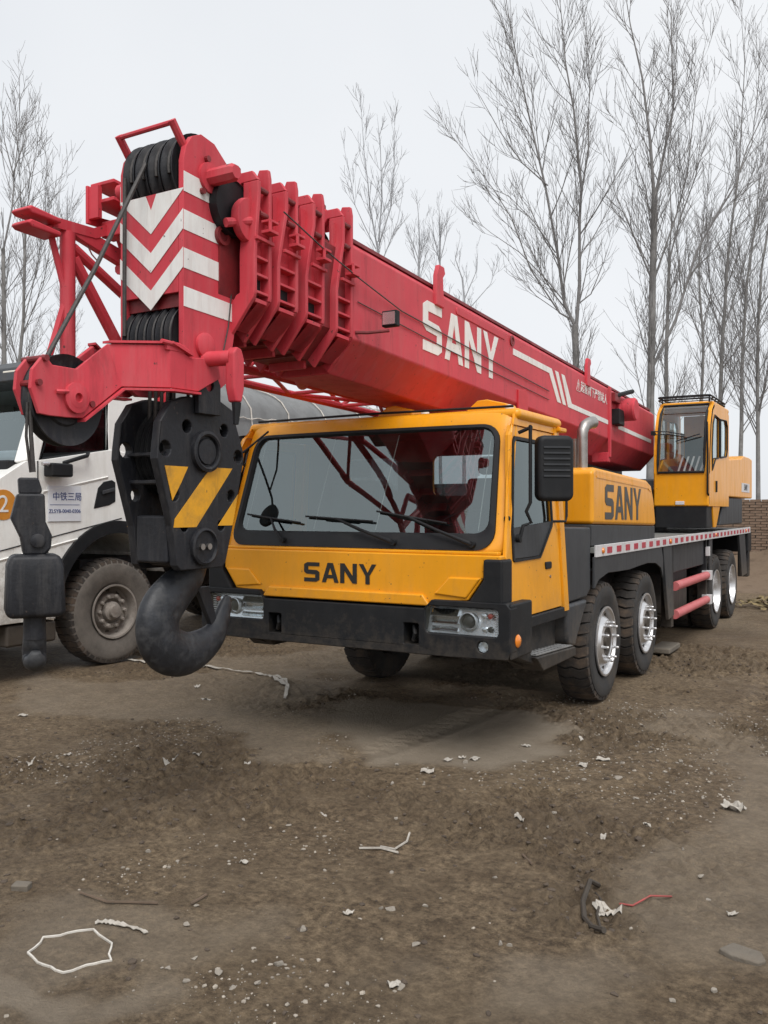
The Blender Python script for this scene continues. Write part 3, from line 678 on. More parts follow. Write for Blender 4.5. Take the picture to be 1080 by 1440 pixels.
# floor, dashboard, headliner
MB().box(-1.22,1.22,.2,1.29,.96,1.0).build('cab_floor',M['interior'],crane)
MB().box(-1.16,1.16,.46,1.29,2.355,2.385).build('headliner',M['interior'],crane)
db=MB(); db.prism([(.16,1.45),(.30,1.54),(.46,1.55),(.52,1.46),(.50,1.0),(.16,1.0)],'x',-1.2,1.2)
db.box(-.1,.5,.45,.62,1.05,1.5)
db.build('dashboard',M['interior'],crane,bevel=.02)
sw=MB(); cpt=Vector((.72,.62,1.62)); ax=Vector((0,-.55,.83)).normalized(); u=Vector((1,0,0)); v=ax.cross(u)
sw.path([cpt+(u*math.cos(t)+v*math.sin(t))*.22 for t in [2*math.pi*i/32 for i in range(32)]],.014,8,closed=True)
for t in (0.3,2.84,4.7): sw.tube(cpt,cpt+(u*math.cos(t)+v*math.sin(t))*.22,.012,6)
sw.tube(cpt,cpt-ax*.35,.03,8); sw.build('steering_wheel',M['black'],crane)
for x in (.72,-.62):
    s_=MB(); s_.box(x-.25,x+.25,.70,1.18,1.28,1.42); se=s_.build('cab_seat',M['seat'],crane,bevel=.04,seg=3)
    MB().prism([(1.12,1.40),(1.22,1.42),(1.27,2.0),(1.18,2.02)],'x',x-.24,x+.24).build('seat_back',M['seat'],se,bevel=.04,seg=3)
    MB().box(x-.14,x+.14,1.17,1.27,2.04,2.19).build('head_rest',M['seat'],se,bevel=.04,seg=3)
    MB().box(x-.2,x+.2,.75,1.15,1.0,1.28).build('seat_base',M['black'],se)
# windscreen glass and gasket
loops=[[(x*k,fy(x*k,z0)+.022,z0) for x,z0 in [(x,1.96+(z-1.96)*k) for x,z in g_glass]] for k in (1.02,.8,.6,.4,.2,.02)]
wsg=MB().loft(loops,cap=(False,True)).build('windscreen',M['glass'],crane,ang=80)
gk=MB(); G0=[(x,fy(x,z)+.020,z) for x,z in g_glass]; G1=[(x,fy(x,z)-.006,z) for x,z in resample(trap(1.125,1.075,1.565,2.35,.10),NN)]
G2=[(x,fy(x,z)-.004,z) for x,z in g_gask]; G3=[(x*1.004,fy(x,z)+.03,z) for x,z in g_gask]
gk.loft([G0,G1,G2,G3],cap=(False,False)).build('windscreen_gasket',M['black'],wsg,ang=50)
# wipers
for bx,bz,t0,t1 in ((-.59,1.515,(-1.03,1.715),(-.46,1.65)),(.41,1.515,(-.42,1.70),(.20,1.665)),(1.02,1.51,(.22,1.74),(.80,1.655))):
    mx_,mz=(t0[0]+t1[0])/2,(t0[1]+t1[1])/2
    wp=MB(); y=lambda x,z,o: fy(x,z)-o
    wp.path([(bx,y(bx,bz,.035),bz),((bx+mx_)/2,y((bx+mx_)/2,(bz+mz)/2,.055),(bz+mz)/2),(mx_,y(mx_,mz,.032),mz)],[.015,.011,.008],8)
    wp.lathe([(.022,-.03),(.022,.02),(.0,.02)],(bx,y(bx,bz,.015),bz),'y',12)
    wo=wp.build('wiper',M['black'],crane)
    pts=[(t0[0]+(t1[0]-t0[0])*i/8,0,t0[1]+(t1[1]-t0[1])*i/8) for i in range(9)]
    pts=[(x,fy(x,z)-.006,z) for x,_,z in pts]
    bl=MB().path(pts,.008,6); bl.path([(x,y_-.018,z) for x,y_,z in pts[2:7]],.007,6); bl.build('wiper_blade',M['black'],wo)
# interior cables hanging behind the windscreen (thin pale cords)
for xa,xb in ((-1.02,-1.06),(-.30,-.36),(.28,.20),(1.03,1.02)):
    MB().path([(xa,fy(xa,2.32)+.05,2.32),((xa+xb)/2,fy(xa,1.95)+.05,1.95),(xb,fy(xb,1.6)+.05,1.6)],.0035,5).build('pillar_cord',M['cord'],crane)

# front yellow panel with relief
fp=MB().prism([(-1.262,1.44),(1.262,1.44),(1.262,1.40),(1.14,1.40),(1.14,1.29),(1.02,1.125),(.72,1.10),(-.72,1.10),(-1.02,1.125),(-1.14,1.29),(-1.14,1.40),(-1.262,1.40)],'y',.045,.14).build('front_panel',M['yellow'],crane,bevel=.012,seg=3)
MB().prism([(-1.235,1.44),(1.235,1.44),(1.235,1.463),(-1.235,1.463)],'y',.06,.13).build('panel_top_lip',M['yellow'],fp,bevel=.008)
MB().prism([(-.74,1.075),(.74,1.075),(.68,1.155),(-.68,1.155)],'y',.018,.10).build('grille_flap',M['yellow'],fp,bevel=.012,seg=3)
for s_ in (-1,1):
    MB().prism([(s_*1.12,1.285),(s_*.88,1.285),(s_*.76,1.16),(s_*1.01,1.14)],'y',.030,.10).build('panel_relief',M['yellow'],fp,bevel=.014,seg=3)
    MB().prism([(s_*1.145,1.415),(s_*1.288,1.415),(s_*1.288,1.11),(s_*1.03,1.11),(s_*1.145,1.275)],'y',.012,.198).build('corner_panel',M['black'],crane,bevel=.02,seg=3)
sany('lettering',M['decal'],fp,-.35,.30,1.205,1.352,lambda u,v:(u,.0425,v))

# bumper
def hr(x0,x1,z0,z1,r=.03): return rrect(x0,x1,z0,z1,r,3)
bo=[(-1.33,.745),(-.9,.735),(.9,.735),(1.33,.745),(1.35,.8),(1.35,1.09),(1.32,1.125),(.76,1.125),(.70,1.06),(-.70,1.06),(-.76,1.125),(-1.32,1.125),(-1.35,1.09),(-1.35,.8)]
bh=[hr(.715,1.262,.892,1.082),hr(-1.262,-.715,.892,1.082),hr(.54,.66,.80,.95,.01),hr(-.66,-.54,.80,.95,.01),circ(1.15,.822,.042),circ(-1.15,.822,.042)]
bump=MB().holed(bo,bh,lambda a,b:(a,0,b)).build('bumper',M['black'],crane,solid=.13,off=-1,bevel=.012)
b_=bump.data
MB().box(-1.3,1.3,.14,.16,.76,1.1).build('bumper_back',M['black'],bump)
for s_ in (-1,1):
    MB().prism([(s_*1.348,.005),(s_*1.348,.42),(s_*1.10,.42),(s_*1.10,.16),(s_*1.25,.14)],'z',.742,1.118).build('bumper_end',M['black'],bump,bevel=.015)
    tk=MB().path([(s_*.6,.10,.82),(s_*.6,.04,.83),(s_*.6+.02,.03,.875),(s_*.6,.05,.92),(s_*.6,.10,.93)],.016,8).build('tow_hook',M['black'],bump)
    fl=MB().lathe([(.041,.055),(.036,.015),(.03,.06),(.0,.07)],(s_*1.15,0,.822),'y',20).build('fog_lamp',M['reflector'],bump)
    MB().lathe([(.039,.018),(.025,.010),(0,.008)],(s_*1.15,0,.822),'y',20).build('fog_lens',M['lens'],fl)
    # headlight
    hl=sub_empty('headlight',crane,(0,0,0))
    xa,xb=(.717,1.26) if s_>0 else (-1.26,-.717)
    MB().prism([(.034,.894),(.085,1.08),(.12,1.08),(.12,.894)],'x',xa,xb).build('housing',M['reflector'],hl)  # front sloped back to mirror the sky, so the headlight looks brighter
    def X(u): return xa+(xb-xa)*u if s_>0 else xb-(xb-xa)*u
    for i in range(8):
        for j in range(3):
            ua,ub=X(.05+.048*i),X(.095+.048*i); z0=.912+.052*j
            MB().prism([(.022,z0),(.060,z0+.044),(.075,z0+.044),(.075,z0)],'x',min(ua,ub),max(ua,ub)).build('reflector_facet',M['mirrorcup'],hl)  # facets added and tipped upwards to throw sky brightness forward
    MB().lathe([(.062,.05),(.066,.022),(.058,.018),(.052,.05)],(X(.58),0,.985),'y',28).build('projector_ring',M['chrome'],hl)
    MB().lathe([(.046,.05),(.046,.040),(.036,.026),(.02,.020),(0,.018)],(X(.58),0,.985),'y',28).build('projector_lens',M['greyletter'],hl)
    for u,z in ((.80,1.03),(.88,1.03),(.80,.94),(.88,.94)):
        MB().lathe([(.019,.05),(.019,.026),(.0,.020)],(X(u),0,z),'y',14).build('bulb',M['redlens'] if z>1 and u>.85 else M['reflector' if u<.85 else 'greyletter'],hl)
    for i in range(9): MB().box(min(X(.935),X(.985)),max(X(.935),X(.985)),.036,.05,.905+.018*i,.912+.018*i).build('signal_rib',M['tapew'],hl)
    MB().box(min(X(0),X(1)),max(X(0),X(1)),.008,.013,.896,1.078).build('lens_cover',M['lens'],hl,bevel=.003)

# doors
def side_map(s_): return lambda a,b:(s_*sx(b),a,b)
for s_ in (-1,1):
    out_=[(.205,.992),(1.235,.992),(1.25,1.15),(1.25,2.355),(.385,2.355),(.34,2.28),(.225,1.55)]
    win=[(.265,1.40),(.29,1.385),(.80,1.39),(.83,1.41),(1.10,1.62),(1.12,1.66),(1.12,2.25),(1.10,2.275),(.42,2.275),(.385,2.24),(.27,1.60)]
    if s_>0: pass
    dr=MB().holed(out_,[win],side_map(s_)).build('door',M['yellow'],crane,solid=.035,off=-1 if s_>0 else 1,bevel=.006)
    # window surround and pane
    ws_=[(a,b) for a,b in win]
    cx_=sum(a for a,b in ws_)/len(ws_); cz_=sum(b for a,b in ws_)/len(ws_)
    inn=[(cx_+(a-cx_)*.945,cz_+(b-cz_)*.955) for a,b in ws_]
    MB().holed(ws_,[inn],lambda a,b:(s_*(sx(b)+.004),a,b)).build('window_seal',M['black'],dr,solid=.012)
    MB().add([(s_*(sx(b)-.012),a,b) for a,b in inn],[tuple(range(len(inn)))]).build('door_window',M['sideglass'],dr)
    MB().add([(s_*(sx(b)-.004),a,b) for a,b in ((.285,1.41),(.80,1.41),(1.09,1.63),(1.09,1.66),(.29,1.62))],[(0,1,2,3,4)]).build('window_lower_panel',M['grey'],dr,solid=.006)
    MB().prism(rrect(.90,1.03,1.30,1.355,.015,3),'x',s_*sx(1.33)-.012,s_*sx(1.33)+.012).build('door_handle',M['black'],dr,bevel=.006)
    MB().lathe([(.012,-.004),(.012,.006),(0,.007)],(s_*(sx(1.24)),1.0,1.24),'x',12).build('door_lock',M['steel'],dr)
    # rear corner post of the cab and the pillar ahead of the door
    MB().add([(s_*sx(.95),1.255,.95),(s_*sx(.95),1.36,.95),(s_*sx(2.4),1.36,2.42),(s_*sx(2.4),1.255,2.42)],[(0,1,2,3)]).build('rear_corner_post',M['yellow'],crane,solid=.03,off=0)
    MB().add([(s_*1.255,.12,1.43),(s_*1.262,.12,1.41),(s_*sx(1.41),.2,1.41),(s_*sx(1.55),.218,1.55),(s_*sx(2.28),.333,2.28),(s_*sx(2.36),.38,2.36),(s_*sx(2.42),1.3,2.42),(s_*sx(2.44),.45,2.44),(s_*1.212,.36,2.3),(s_*1.245,.175,1.6)],[(0,1,2,3,9),(9,3,4,8),(8,4,5,7),(7,5,6)]).build('door_pillar',M['yellow'],crane,solid=.02,off=0)
    MB().add([(s_*sx(2.358),.385,2.358),(s_*sx(2.358),1.3,2.358),(s_*sx(2.42),1.3,2.42),(s_*sx(2.42),.45,2.42)],[(0,1,2,3)]).build('roof_side_rail',M['yellow'],crane,solid=.02,off=0)
    # pillar grab handle holes/rope handle
    MB().path([(s_*1.20,fy(1.2,2.12)-.01,2.12),(s_*1.215,fy(1.2,1.95)-.03,1.95),(s_*1.235,fy(1.22,1.70)-.02,1.70)],.009,8).build('grab_handle',M['yellow'],crane)
    for z,r in ((2.13,.016),(1.69,.022)): MB().lathe([(r,.0),(r,-.02),(0,-.022)],(s_*(1.20 if z>2 else 1.235),fy(1.2,z)+.015,z),'y',12).build('handle_mount',M['black'],crane)
    # sill, step
    MB().prism([(.19,.99),(1.33,.99),(1.36,.93),(1.30,.60),(.62,.60),(.19,.735)],'x',s_*1.17,s_*1.20).build('sill_back',M['black'],crane)
    MB().box(min(s_*1.18,s_*1.30),max(s_*1.18,s_*1.30),.195,1.33,.90,.985).build('sill',M['black'],crane,bevel=.012)
    MB().prism([(.195,.895),(.40,.895),(.52,.70),(.62,.665),(.62,.62),(.195,.738)],'x',s_*1.20,s_*1.305).build('step_cheek',M['black'],crane,bevel=.01)
    MB().prism([(.50,.695),(1.40,.655),(1.42,.58),(.66,.575)],'x',s_*1.10,s_*1.345).build('step',M['black'],crane,bevel=.012)
    tp=MB().add([(s_*1.12,.54,.703),(s_*1.33,.54,.703),(s_*1.33,1.37,.667),(s_*1.12,1.37,.667)],[(0,1,2,3)]).build('step_tread',M['tread'],crane,solid=.006)
    tb=MB()
    for i in range(22):
        for j in range(5):
            yy=.57+i*.036; xx=s_*(1.145+j*.042); zz=.703-(yy-.54)*.0434+.004
            d=.012 if (i+j)%2 else -.012
            tb.path([(xx-d,yy-.011,zz),(xx+d,yy+.011,zz)],.005,4)
    tb.build('tread_bars',M['tread'],tp)
    MB().lathe([(.045,-.01),(.045,.006),(.03,.018),(0,.022)],(s_*1.349,.13,.862),'x',20).xf(lambda p,s_=s_:Vector((s_*1.349+(p.x-s_*1.349)*s_,p.y,p.z))).build('turn_signal',M['amber'],crane)
    # mudguard behind the door
    MB().prism([(1.37,1.615),(2.06,1.60),(2.06,1.06),(1.95,1.0),(1.33,.99)],'x',s_*1.15,s_*1.265).build('mudguard',M['grey'],crane,bevel=.02,seg=3)
    g2=MB(); pr=[(1.33,.98),(1.33,.85),(1.31,.74),(1.27,.665)]
    g2.prism([(1.345,.985),(1.93,.985),(1.80,.86),(1.66,.72),(1.58,.62),(1.42,.655),(1.36,.75)],'x',s_*1.13,s_*1.285)
    g2.build('mudguard_lower',M['grey'],crane,bevel=.03,seg=3)
    # big mirror with arms
    mi=MB().prism(rrect(-.125,.135,1.81,2.27,.05,4),'y',0,.13)
    c0=Vector((s_*1.52,.42,0)); an=R_(38)*s_
    def place(p,c0=c0,an=an): return Vector((c0.x+p.x*math.cos(an)-p.y*math.sin(an),c0.y+p.x*math.sin(an)+p.y*math.cos(an),p.z))
    mo=mi.xf(place).build('mirror',M['black'],crane,bevel=.035,seg=3)
    rb=MB()
    for i in range(6): rb.box(-.09,.10,-.008,.002,1.98+i*.04,1.992+i*.04)
    rb.xf(place).build('mirror_ribs',M['grey'],mo)
    MB().prism(rrect(-.10,.11,1.84,2.24,.03,3),'y',.128,.134).xf(place).build('mirror_glass',M['reflector'],mo)
    ar=MB(); e1=place(Vector((-.17,.05,2.3))); e2=place(Vector((-.17,.05,1.75)))
    ar.path([(s_*1.235,.44,2.30),(s_*1.33,.44,2.335),(e1.x,e1.y,2.335),(e1.x,e1.y,2.22),(e1.x,e1.y,1.80),(e2.x-s_*.03,e2.y,1.74),(s_*1.345,.40,1.66),(s_*1.30,.36,1.64),(s_*1.285,.345,1.56)],.013,8)
    ar.lathe([(.03,-.01),(.03,.02),(0,.025)],(s_*1.27,.345,1.55),'x',14)
    ar.build('mirror_arm',M['black'],mo)
    MB().path([(s_*1.24,1.15,1.66),(s_*1.32,1.22,1.66),(s_*1.32,1.24,1.70),(s_*1.32,1.24,1.90),(s_*1.25,1.2,1.92)],.011,8).build('entry_handle',M['black'],crane)
# round wide-angle mirror on the passenger side with its stay
rm=MB(); q=Vector((-1.0,.10,1.86))
rm.lathe([(.105,.015),(.10,-.02),(.0,-.035)],(-1.10,-.02,1.87),'y',28)
rmo=rm.build('round_mirror',M['black'],crane)
MB().path([(-1.24,.34,2.33),(-1.22,.10,2.18),(-1.16,-.02,2.05),(-1.10,-.01,1.97)],.011,8).build('mirror_stay',M['black'],rmo)
MB().path([(-1.19,.02,2.12),(-1.04,.16,2.22),(-.94,.36,2.40)],.009,8).build('mirror_brace',M['black'],rmo)
# roof fittings
MB().path([(-1.15,.50,2.50),(0,.47,2.505),(1.17,.50,2.50)],.010,6).build('roof_rail',M['black'],crane)
for x in (-1.08,.40,1.10):
    MB().lathe([(.035,0),(.033,.02),(.02,.038),(0,.044)],(x,.60,2.484),'z',16).build('roof_lamp',M['cream'],crane)
for x0,x1 in ((.62,1.02),(-.18,.20)):
    MB().prism([(x0,2.484),(x1,2.484),(x1-.02,2.56),((x0+x1)/2+.02,2.60),((x0+x1)/2-.06,2.595)],'y',.78,.98).build('boom_rest',M['yellow'],crane,bevel=.01)

# engine cover
hood=MB()
top=[(2.06,2.10),(2.12,2.13)]
loopA=lambda x,in_:None
hd=[(2.06,1.625),(4.40,1.575),(4.30,1.86),(4.18,2.02),(4.0,2.065),(2.16,2.125),(2.06,2.09)]
ho=MB().prism(hd,'x',.55,1.285).build('engine_cover',M['yellow'],crane,bevel=.035,seg=3)
MB().prism([(2.16,2.055),(4.02,1.995),(4.12,1.955),(4.14,1.94),(4.02,1.975),(2.16,2.035)],'x',1.284,1.290).build('cover_crease',M['yellow'],ho)
sany('lettering',M['greyletter'],ho,2.42,3.74,1.665,1.985,lambda u,v:(1.2865,u,v-(u-2.4)*.015))
MB().prism([(2.07,1.43),(4.40,1.43),(4.40,1.573),(2.07,1.622)],'x',.6,1.27).build('cover_skirt',M['grey'],crane,bevel=.01)
MB().prism([(2.06,1.44),(4.4,1.44),(4.3,1.9),(2.06,2.0)],'x',-1.2,.4).build('engine_block_cover',M['black'],crane,bevel=.03)
# exhaust stack
ex=MB().path([(1.12,2.28,2.0),(1.12,2.28,2.40),(1.12,2.285,2.46),(1.13,2.32,2.51),(1.15,2.39,2.54),(1.17,2.45,2.55)],[.048,.048,.050,.052,.054,.056],20)
ex.build('exhaust_stack',M['steel'],crane)
MB().tube((1.03,2.36,2.0),(1.03,2.36,2.40),.028,12).build('exhaust_shield',M['steel'],crane)
# deck clutter between the cover and the turntable
cl=MB()
for i in range(7):
    y=4.6+i*.16; cl.path([(.2,y,1.5),(.35,y+.1,2.0+.08*math.sin(i)),(.7,y+.3,1.95),(.75,y+.5,1.5)],.025,7)
cl.build('hydraulic_hoses',M['black'],crane)
MB().lathe([(.62,1.43),(.62,1.62),(.70,1.64),(.70,1.78)],(0,7.9,0),'z',40).build('turntable',M['black'],crane)
up=MB().box(-.75,.62,6.6,10.2,1.80,2.05); up.box(-.62,-.48,7.2,9.6,2.05,3.1); up.box(.46,.58,8.6,9.8,2.05,3.0)
up.build('slewing_platform',M['black'],crane,bevel=.02)

# ---- operator cab
oc=sub_empty('operator_cab',crane,(0,0,0))
OX0,OX1,OY0,OY1,OZ0,OZ1=.63,1.37,7.10,8.75,1.80,3.24
prof=[(OY0,OZ0),(OY0-.02,2.25),(OY0+.02,2.6),(OY0+.10,2.95),(OY0+.22,3.15),(OY0+.38,OZ1)]
def ofy(z):
    for i in range(len(prof)-1):
        if prof[i][1]<=z<=prof[i+1][1]:
            t=(z-prof[i][1])/(prof[i+1][1]-prof[i][1]); return prof[i][0]+(prof[i+1][0]-prof[i][0])*t
    return prof[-1][0]
# front frame: pillars, lower panel
b=MB()
for xa,xb in ((OX0,OX0+.07),(OX1-.07,OX1)):
    lo=[]
    for (y,z) in prof[1:]: lo.append([(xa,y,z),(xb,y,z),(xb,y+.09,z-.02),(xa,y+.09,z-.02)])
    b.loft(lo)
b.build('front_pillars',M['yellow'],oc,bevel=.012)
MB().prism([(OX0,1.80),(OX1,1.80),(OX1,2.28),(OX0,2.28)],'y',OY0-.02,OY0+.05).build('front_panel',M['yellow'],oc,bevel=.025,seg=3)
MB().box(OX0+.30,OX0+.42,OY0-.035,OY0-.018,1.82,1.87).build('lamp',M['tapew'],oc,bevel=.006)
MB().box(OX0+.02,OX1-.03,OY0-.005,OY0+.5,1.50,1.80).build('lower_skirt',M['black'],oc,bevel=.01)
# side with window
so=[(OY0+.0,1.80),(OY1,1.80),(OY1,3.18),(OY1-.12,OZ1),(OY0+.36,OZ1),(OY0+.20,3.12),(OY0+.09,2.93),(OY0+.01,2.6),(OY0,2.25)]
sw1=[(OY0+.22,2.30),(OY0+.48,2.47),(OY0+.80,2.50),(OY0+.80,3.06),(OY0+.42,3.08),(OY0+.28,2.95),(OY0+.20,2.6)]
sw2=[(OY0+.88,2.50),(OY0+1.40,2.55),(OY0+1.48,2.65),(OY0+1.48,3.0),(OY0+1.38,3.08),(OY0+.88,3.06)]
for xx,s_ in ((OX1,1),(OX0,-1)):
    sd_=MB().holed(so,[sw1,sw2],lambda a,b:(xx,a,b)).build('side_panel',M['yellow'],oc,solid=.03,off=-s_)
    for wv in (sw1,sw2): MB().add([(xx-s_*.012,a,b) for a,b in wv],[tuple(range(len(wv)))]).build('side_window',M['opglass'],oc)
    for wv in (sw1,sw2): MB().path([(xx+s_*.003,a,b) for a,b in wv],.012,6,closed=True).build('window_seal',M['black'],oc)
MB().prism([(OY0+.35,1.80),(OY0+.95,1.80),(OY0+.62,1.50),(OY0+.45,1.50)],'x',OX1-.06,OX1-.01).build('door_foot',M['yellow'],oc,bevel=.01)
MB().box(OX1-.004,OX1+.02,OY0+.50,OY0+.55,2.0,2.16).build('door_handle',M['black'],oc,bevel=.005)
MB().path([(OX1-.02,OY0-.045,2.95),(OX1-.01,OY0-.05,2.5),(OX1-.01,OY0-.05,1.98),(OX1-.01,OY0,1.95)],.014,8).build('grab_rail',M['black'],oc)
rp=MB().box(OX0,OX1,OY0+.36,OY1+.02,OZ1-.03,OZ1+.04); rp.build('roof',M['yellow'],oc,bevel=.03,seg=3)
gd=MB()
gp=rrect(OX0+.02,OX1-.02,OY0+.15,OY1-.2,.06,3); gd.path([(a,b,OZ1+.10) for a,b in gp],.012,6,closed=True); gd.path([(a,b,OZ1+.06) for a,b in gp],.010,6,closed=True)
for i in range(5): gd.tube((OX0+.02,OY0+.3+i*.24,OZ1+.10),(OX1-.02,OY0+.3+i*.24,OZ1+.10),.008,6)
for a,b in ((OX0+.05,OY0+.3),(OX1-.05,OY0+.3),(OX0+.05,OY1-.3),(OX1-.05,OY1-.3)): gd.tube((a,b,OZ1+.02),(a,b,OZ1+.11),.012,6)
gd.build('roof_guard',M['black'],oc)
# curved front glass + seal
gx0,gx1=OX0+.06,OX1-.06
lo=[]
for i in range(13):
    z=2.27+(3.235-2.27)*i/12; lo.append([(gx0,ofy(z)-.004,z),(gx1,ofy(z)-.004,z)])
gl=MB(); gl.loft(lo,cap=(False,False),closed=False); gl.build('front_glass',M['opglass'],oc,ang=80)
sl=[(gx0,2.27),(gx1,2.27)]+[(gx1,2.27+(3.235-2.27)*i/8) for i in range(1,9)]+[(gx0,3.235-(3.235-2.27)*i/8) for i in range(0,8)]
MB().path([(a,ofy(b)-.012,b) for a,b in sl],.018,6,closed=True).build('glass_seal',M['black'],oc)
wi=MB()
for dz in (0,.05): wi.path([(OX0-.03,OY0-.04,2.80+dz),(OX0+.2,OY0-.03,2.80+dz*.7),(OX0+.42,OY0-.01,2.76+dz*.5)],.008,6)
wi.path([(OX0+.30,OY0-.015,2.70),(OX0+.62,OY0-.01,2.79)],.008,6); wi.lathe([(.03,-.05),(.03,.02),(0,.02)],(OX0+.0,OY0-.01,2.82),'y',10)
wi.build('wiper',M['black'],oc)
MB().box(.72,1.28,OY1-.06,OY1-.02,1.85,3.2).build('rear_wall',M['yellow'],oc)
MB().box(.66,1.34,OY0+.06,OY1,1.80,1.84).build('floor',M['interior'],oc)
se=MB().box(.80,1.22,7.95,8.35,2.1,2.25); se.box(.80,1.22,8.30,8.42,2.25,2.85); se.build('operator_seat',M['seat'],oc,bevel=.05,seg=3)
MB().prism([(7.35,1.84),(7.60,1.84),(7.55,2.35),(7.42,2.38)],'x',.75,1.25).build('console',M['interior'],oc,bevel=.03)
lb=MB()
for i in range(5): lb.box(.92+i*.075,.945+i*.075,OY0+.16,OY0+.17,2.29,2.50)
lb.xf(lambda p:Vector((p.x+(p.z-2.3)*.25,p.y+(p.z-2.3)*.3,p.z))).build('footwell_bars',M['tapew'],oc)
# rear body beside the turntable: winch housing and counterweight
MB().prism([(8.78,1.95),(11.35,1.95),(11.35,2.64),(11.0,2.66),(10.4,2.66),(10.1,2.60),(8.78,2.52)],'x',.62,1.36).build('machinery_cover',M['yellow'],crane,bevel=.02)
MB().box(1.358,1.366,10.1,11.0,2.05,2.20).build('cover_plate',M['tapew'],crane)
text('SANY',.15,M['greyletter'],crane,'cover_lettering',Matrix.Translation((1.368,10.55,2.125))@XFACE)
MB().prism([(8.5,1.94),(10.4,1.94),(10.4,1.52),(8.25,1.52)],'x',.7,1.33).build('lower_machinery_panel',M['grey'],crane,bevel=.02)
MB().box(-1.3,.55,10.3,11.7,1.75,2.3).build('counterweight',M['grey'],crane,bevel=.04)

# ---- boom (axis falls 2.25 degrees towards the rear)
def bt(p): return Vector((p.x,p.y,p.z-.0393*(p.y+.45)))
def hexa(w,zt,zs,zb,wb,wt=None):
    wt=wt or w-.05
    return [(-w,zs),(-wb,zb),(wb,zb),(w,zs),(w,zt-.05),(wt,zt),(-wt,zt),(-w,zt-.05)]
boom=MB().loft([[(x,y,z) for x,z in hexa(.40,3.57,2.90,2.68,.20)] for y in (-.45,8.1)]).xf(bt).build('boom_section',M['red'],crane,bevel=.012,seg=3)
bw=.4025
sany('lettering',M['white'],boom,.56,2.07,3.03,3.425,lambda u,v:bt(Vector((bw,u,v))))
def stripe(pts,name='stripe'):
    MB().add([bt(Vector((bw,a,b))) for a,b in pts],[tuple(range(len(pts)))]).build(name,M['white'],boom,solid=.004,off=0)
stripe([(2.41,3.405),(3.50,3.405),(3.80,3.08),(3.68,3.08),(3.42,3.345),(2.41,3.345)])
stripe([(3.60,3.405),(3.71,3.405),(3.97,3.08),(3.86,3.08)])
stripe([(3.81,3.405),(3.92,3.405),(4.17,3.13),(5.62,3.13),(5.62,3.075),(4.04,3.075)])
stripe([(6.1,3.13),(7.9,3.13),(7.9,3.075),(6.1,3.075)])
text('\u26A0\u8D77\u91CD\u81C2\u4E0B\u4E25\u7981\u7AD9\u4EBA',.135,M['white'],boom,'warning_text',Matrix.Translation((bw+.002,4.95,3.37-.0393*5.4))@Matrix.Rotation(-.0393,4,'X')@XFACE)
# top cap rails, lugs, seams
MB().box(-.36,-.30,-.40,8.0,3.57,3.60).xf(bt).build('top_rail',M['red'],boom); MB().box(.31,.37,-.40,8.0,3.57,3.595).xf(bt).build('top_rail',M['reddark'],boom)
for y in (.82,4.75):
    MB().prism([(y-.07,3.42),(y+.07,3.42),(y+.05,3.66),(y+.09,3.70),(y+.07,3.75),(y-.02,3.75),(y-.06,3.66)],'x',.385,.425).xf(bt).build('top_lug',M['red'],boom,bevel=.008)
MB().prism(rrect(1.15,2.2,3.44,3.50,.025,3),'x',.39,.408).xf(bt).build('side_stiffener',M['red'],boom,bevel=.006)
MB().prism([(2.52,2.84),(2.78,2.84),(2.78,3.0),(2.72,3.06),(2.52,3.03)],'x',.39,.415).xf(bt).build('side_plate',M['bright_red'],boom,bevel=.006)
MB().lathe([(.05,0),(.05,.012),(.032,.012),(.03,.004),(0,.004)],bt(Vector((.40,2.38,3.47))),'x',20).build('access_hole',M['reddark'],boom)
MB().box(.395,.43,5.63,5.69,2.66,3.56).xf(bt).build('flange_seam',M['red'],boom,bevel=.008)
MB().box(.20,.41,5.60,5.70,2.60,2.72).xf(bt).build('flange_foot',M['red'],boom,bevel=.008)
pv=MB().lathe([(.17,0),(.17,.05),(.15,.07),(.15,.22),(.13,.24),(0,.24)],bt(Vector((.39,6.15,3.33))),'x',28).build('pivot_boss',M['red'],boom)
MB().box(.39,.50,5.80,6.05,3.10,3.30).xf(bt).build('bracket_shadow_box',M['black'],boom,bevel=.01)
MB().box(.40,.47,5.72,5.98,3.38,3.50).xf(bt).build('hose_bracket',M['reddark'],boom,bevel=.01)
MB().tube((.42,5.74,3.20),(.55,6.25,3.32),.03,8).build('hydraulic_pipe',M['black'],boom)
# luffing cylinder under the boom
lc=MB().path([(0,3.0,2.52),(0,6.8,1.95)],.13,20).build('luffing_cylinder',M['red'],crane)
MB().path([(0,3.0,2.52),(0,2.2,2.62)],.08,16).build('cylinder_rod',M['steel'],lc)
# thin cable along the side
MB().path([bt(Vector(p)) for p in ((.46,-1.30,3.46),(.46,-.9,3.37),(.46,-.5,3.30),(.412,.2,3.24),(.412,1.8,3.19),(.412,3.4,3.15))],.005,5).build('feeler_cable',M['rope'],crane)
MB().path([bt(Vector(p)) for p in ((.409,-.40,3.16),(.409,1.0,3.11),(.409,3.4,3.06))],.004,5).build('feeler_cable',M['rope'],crane)
# work lamp on its arm
wl=MB().path([bt(Vector(p)) for p in ((.40,-.42,2.95),(.46,-.36,2.955),(.56,-.24,2.985))],.012,8).build('lamp_arm',M['reddark'],crane)
wb=MB().box(.50,.62,-.24,-.19,3.015,3.125).xf(bt).build('work_lamp',M['black'],wl,bevel=.008)
MB().box(.512,.608,-.246,-.239,3.028,3.112).xf(bt).build('work_lamp_lens',M['reflector'],wl)

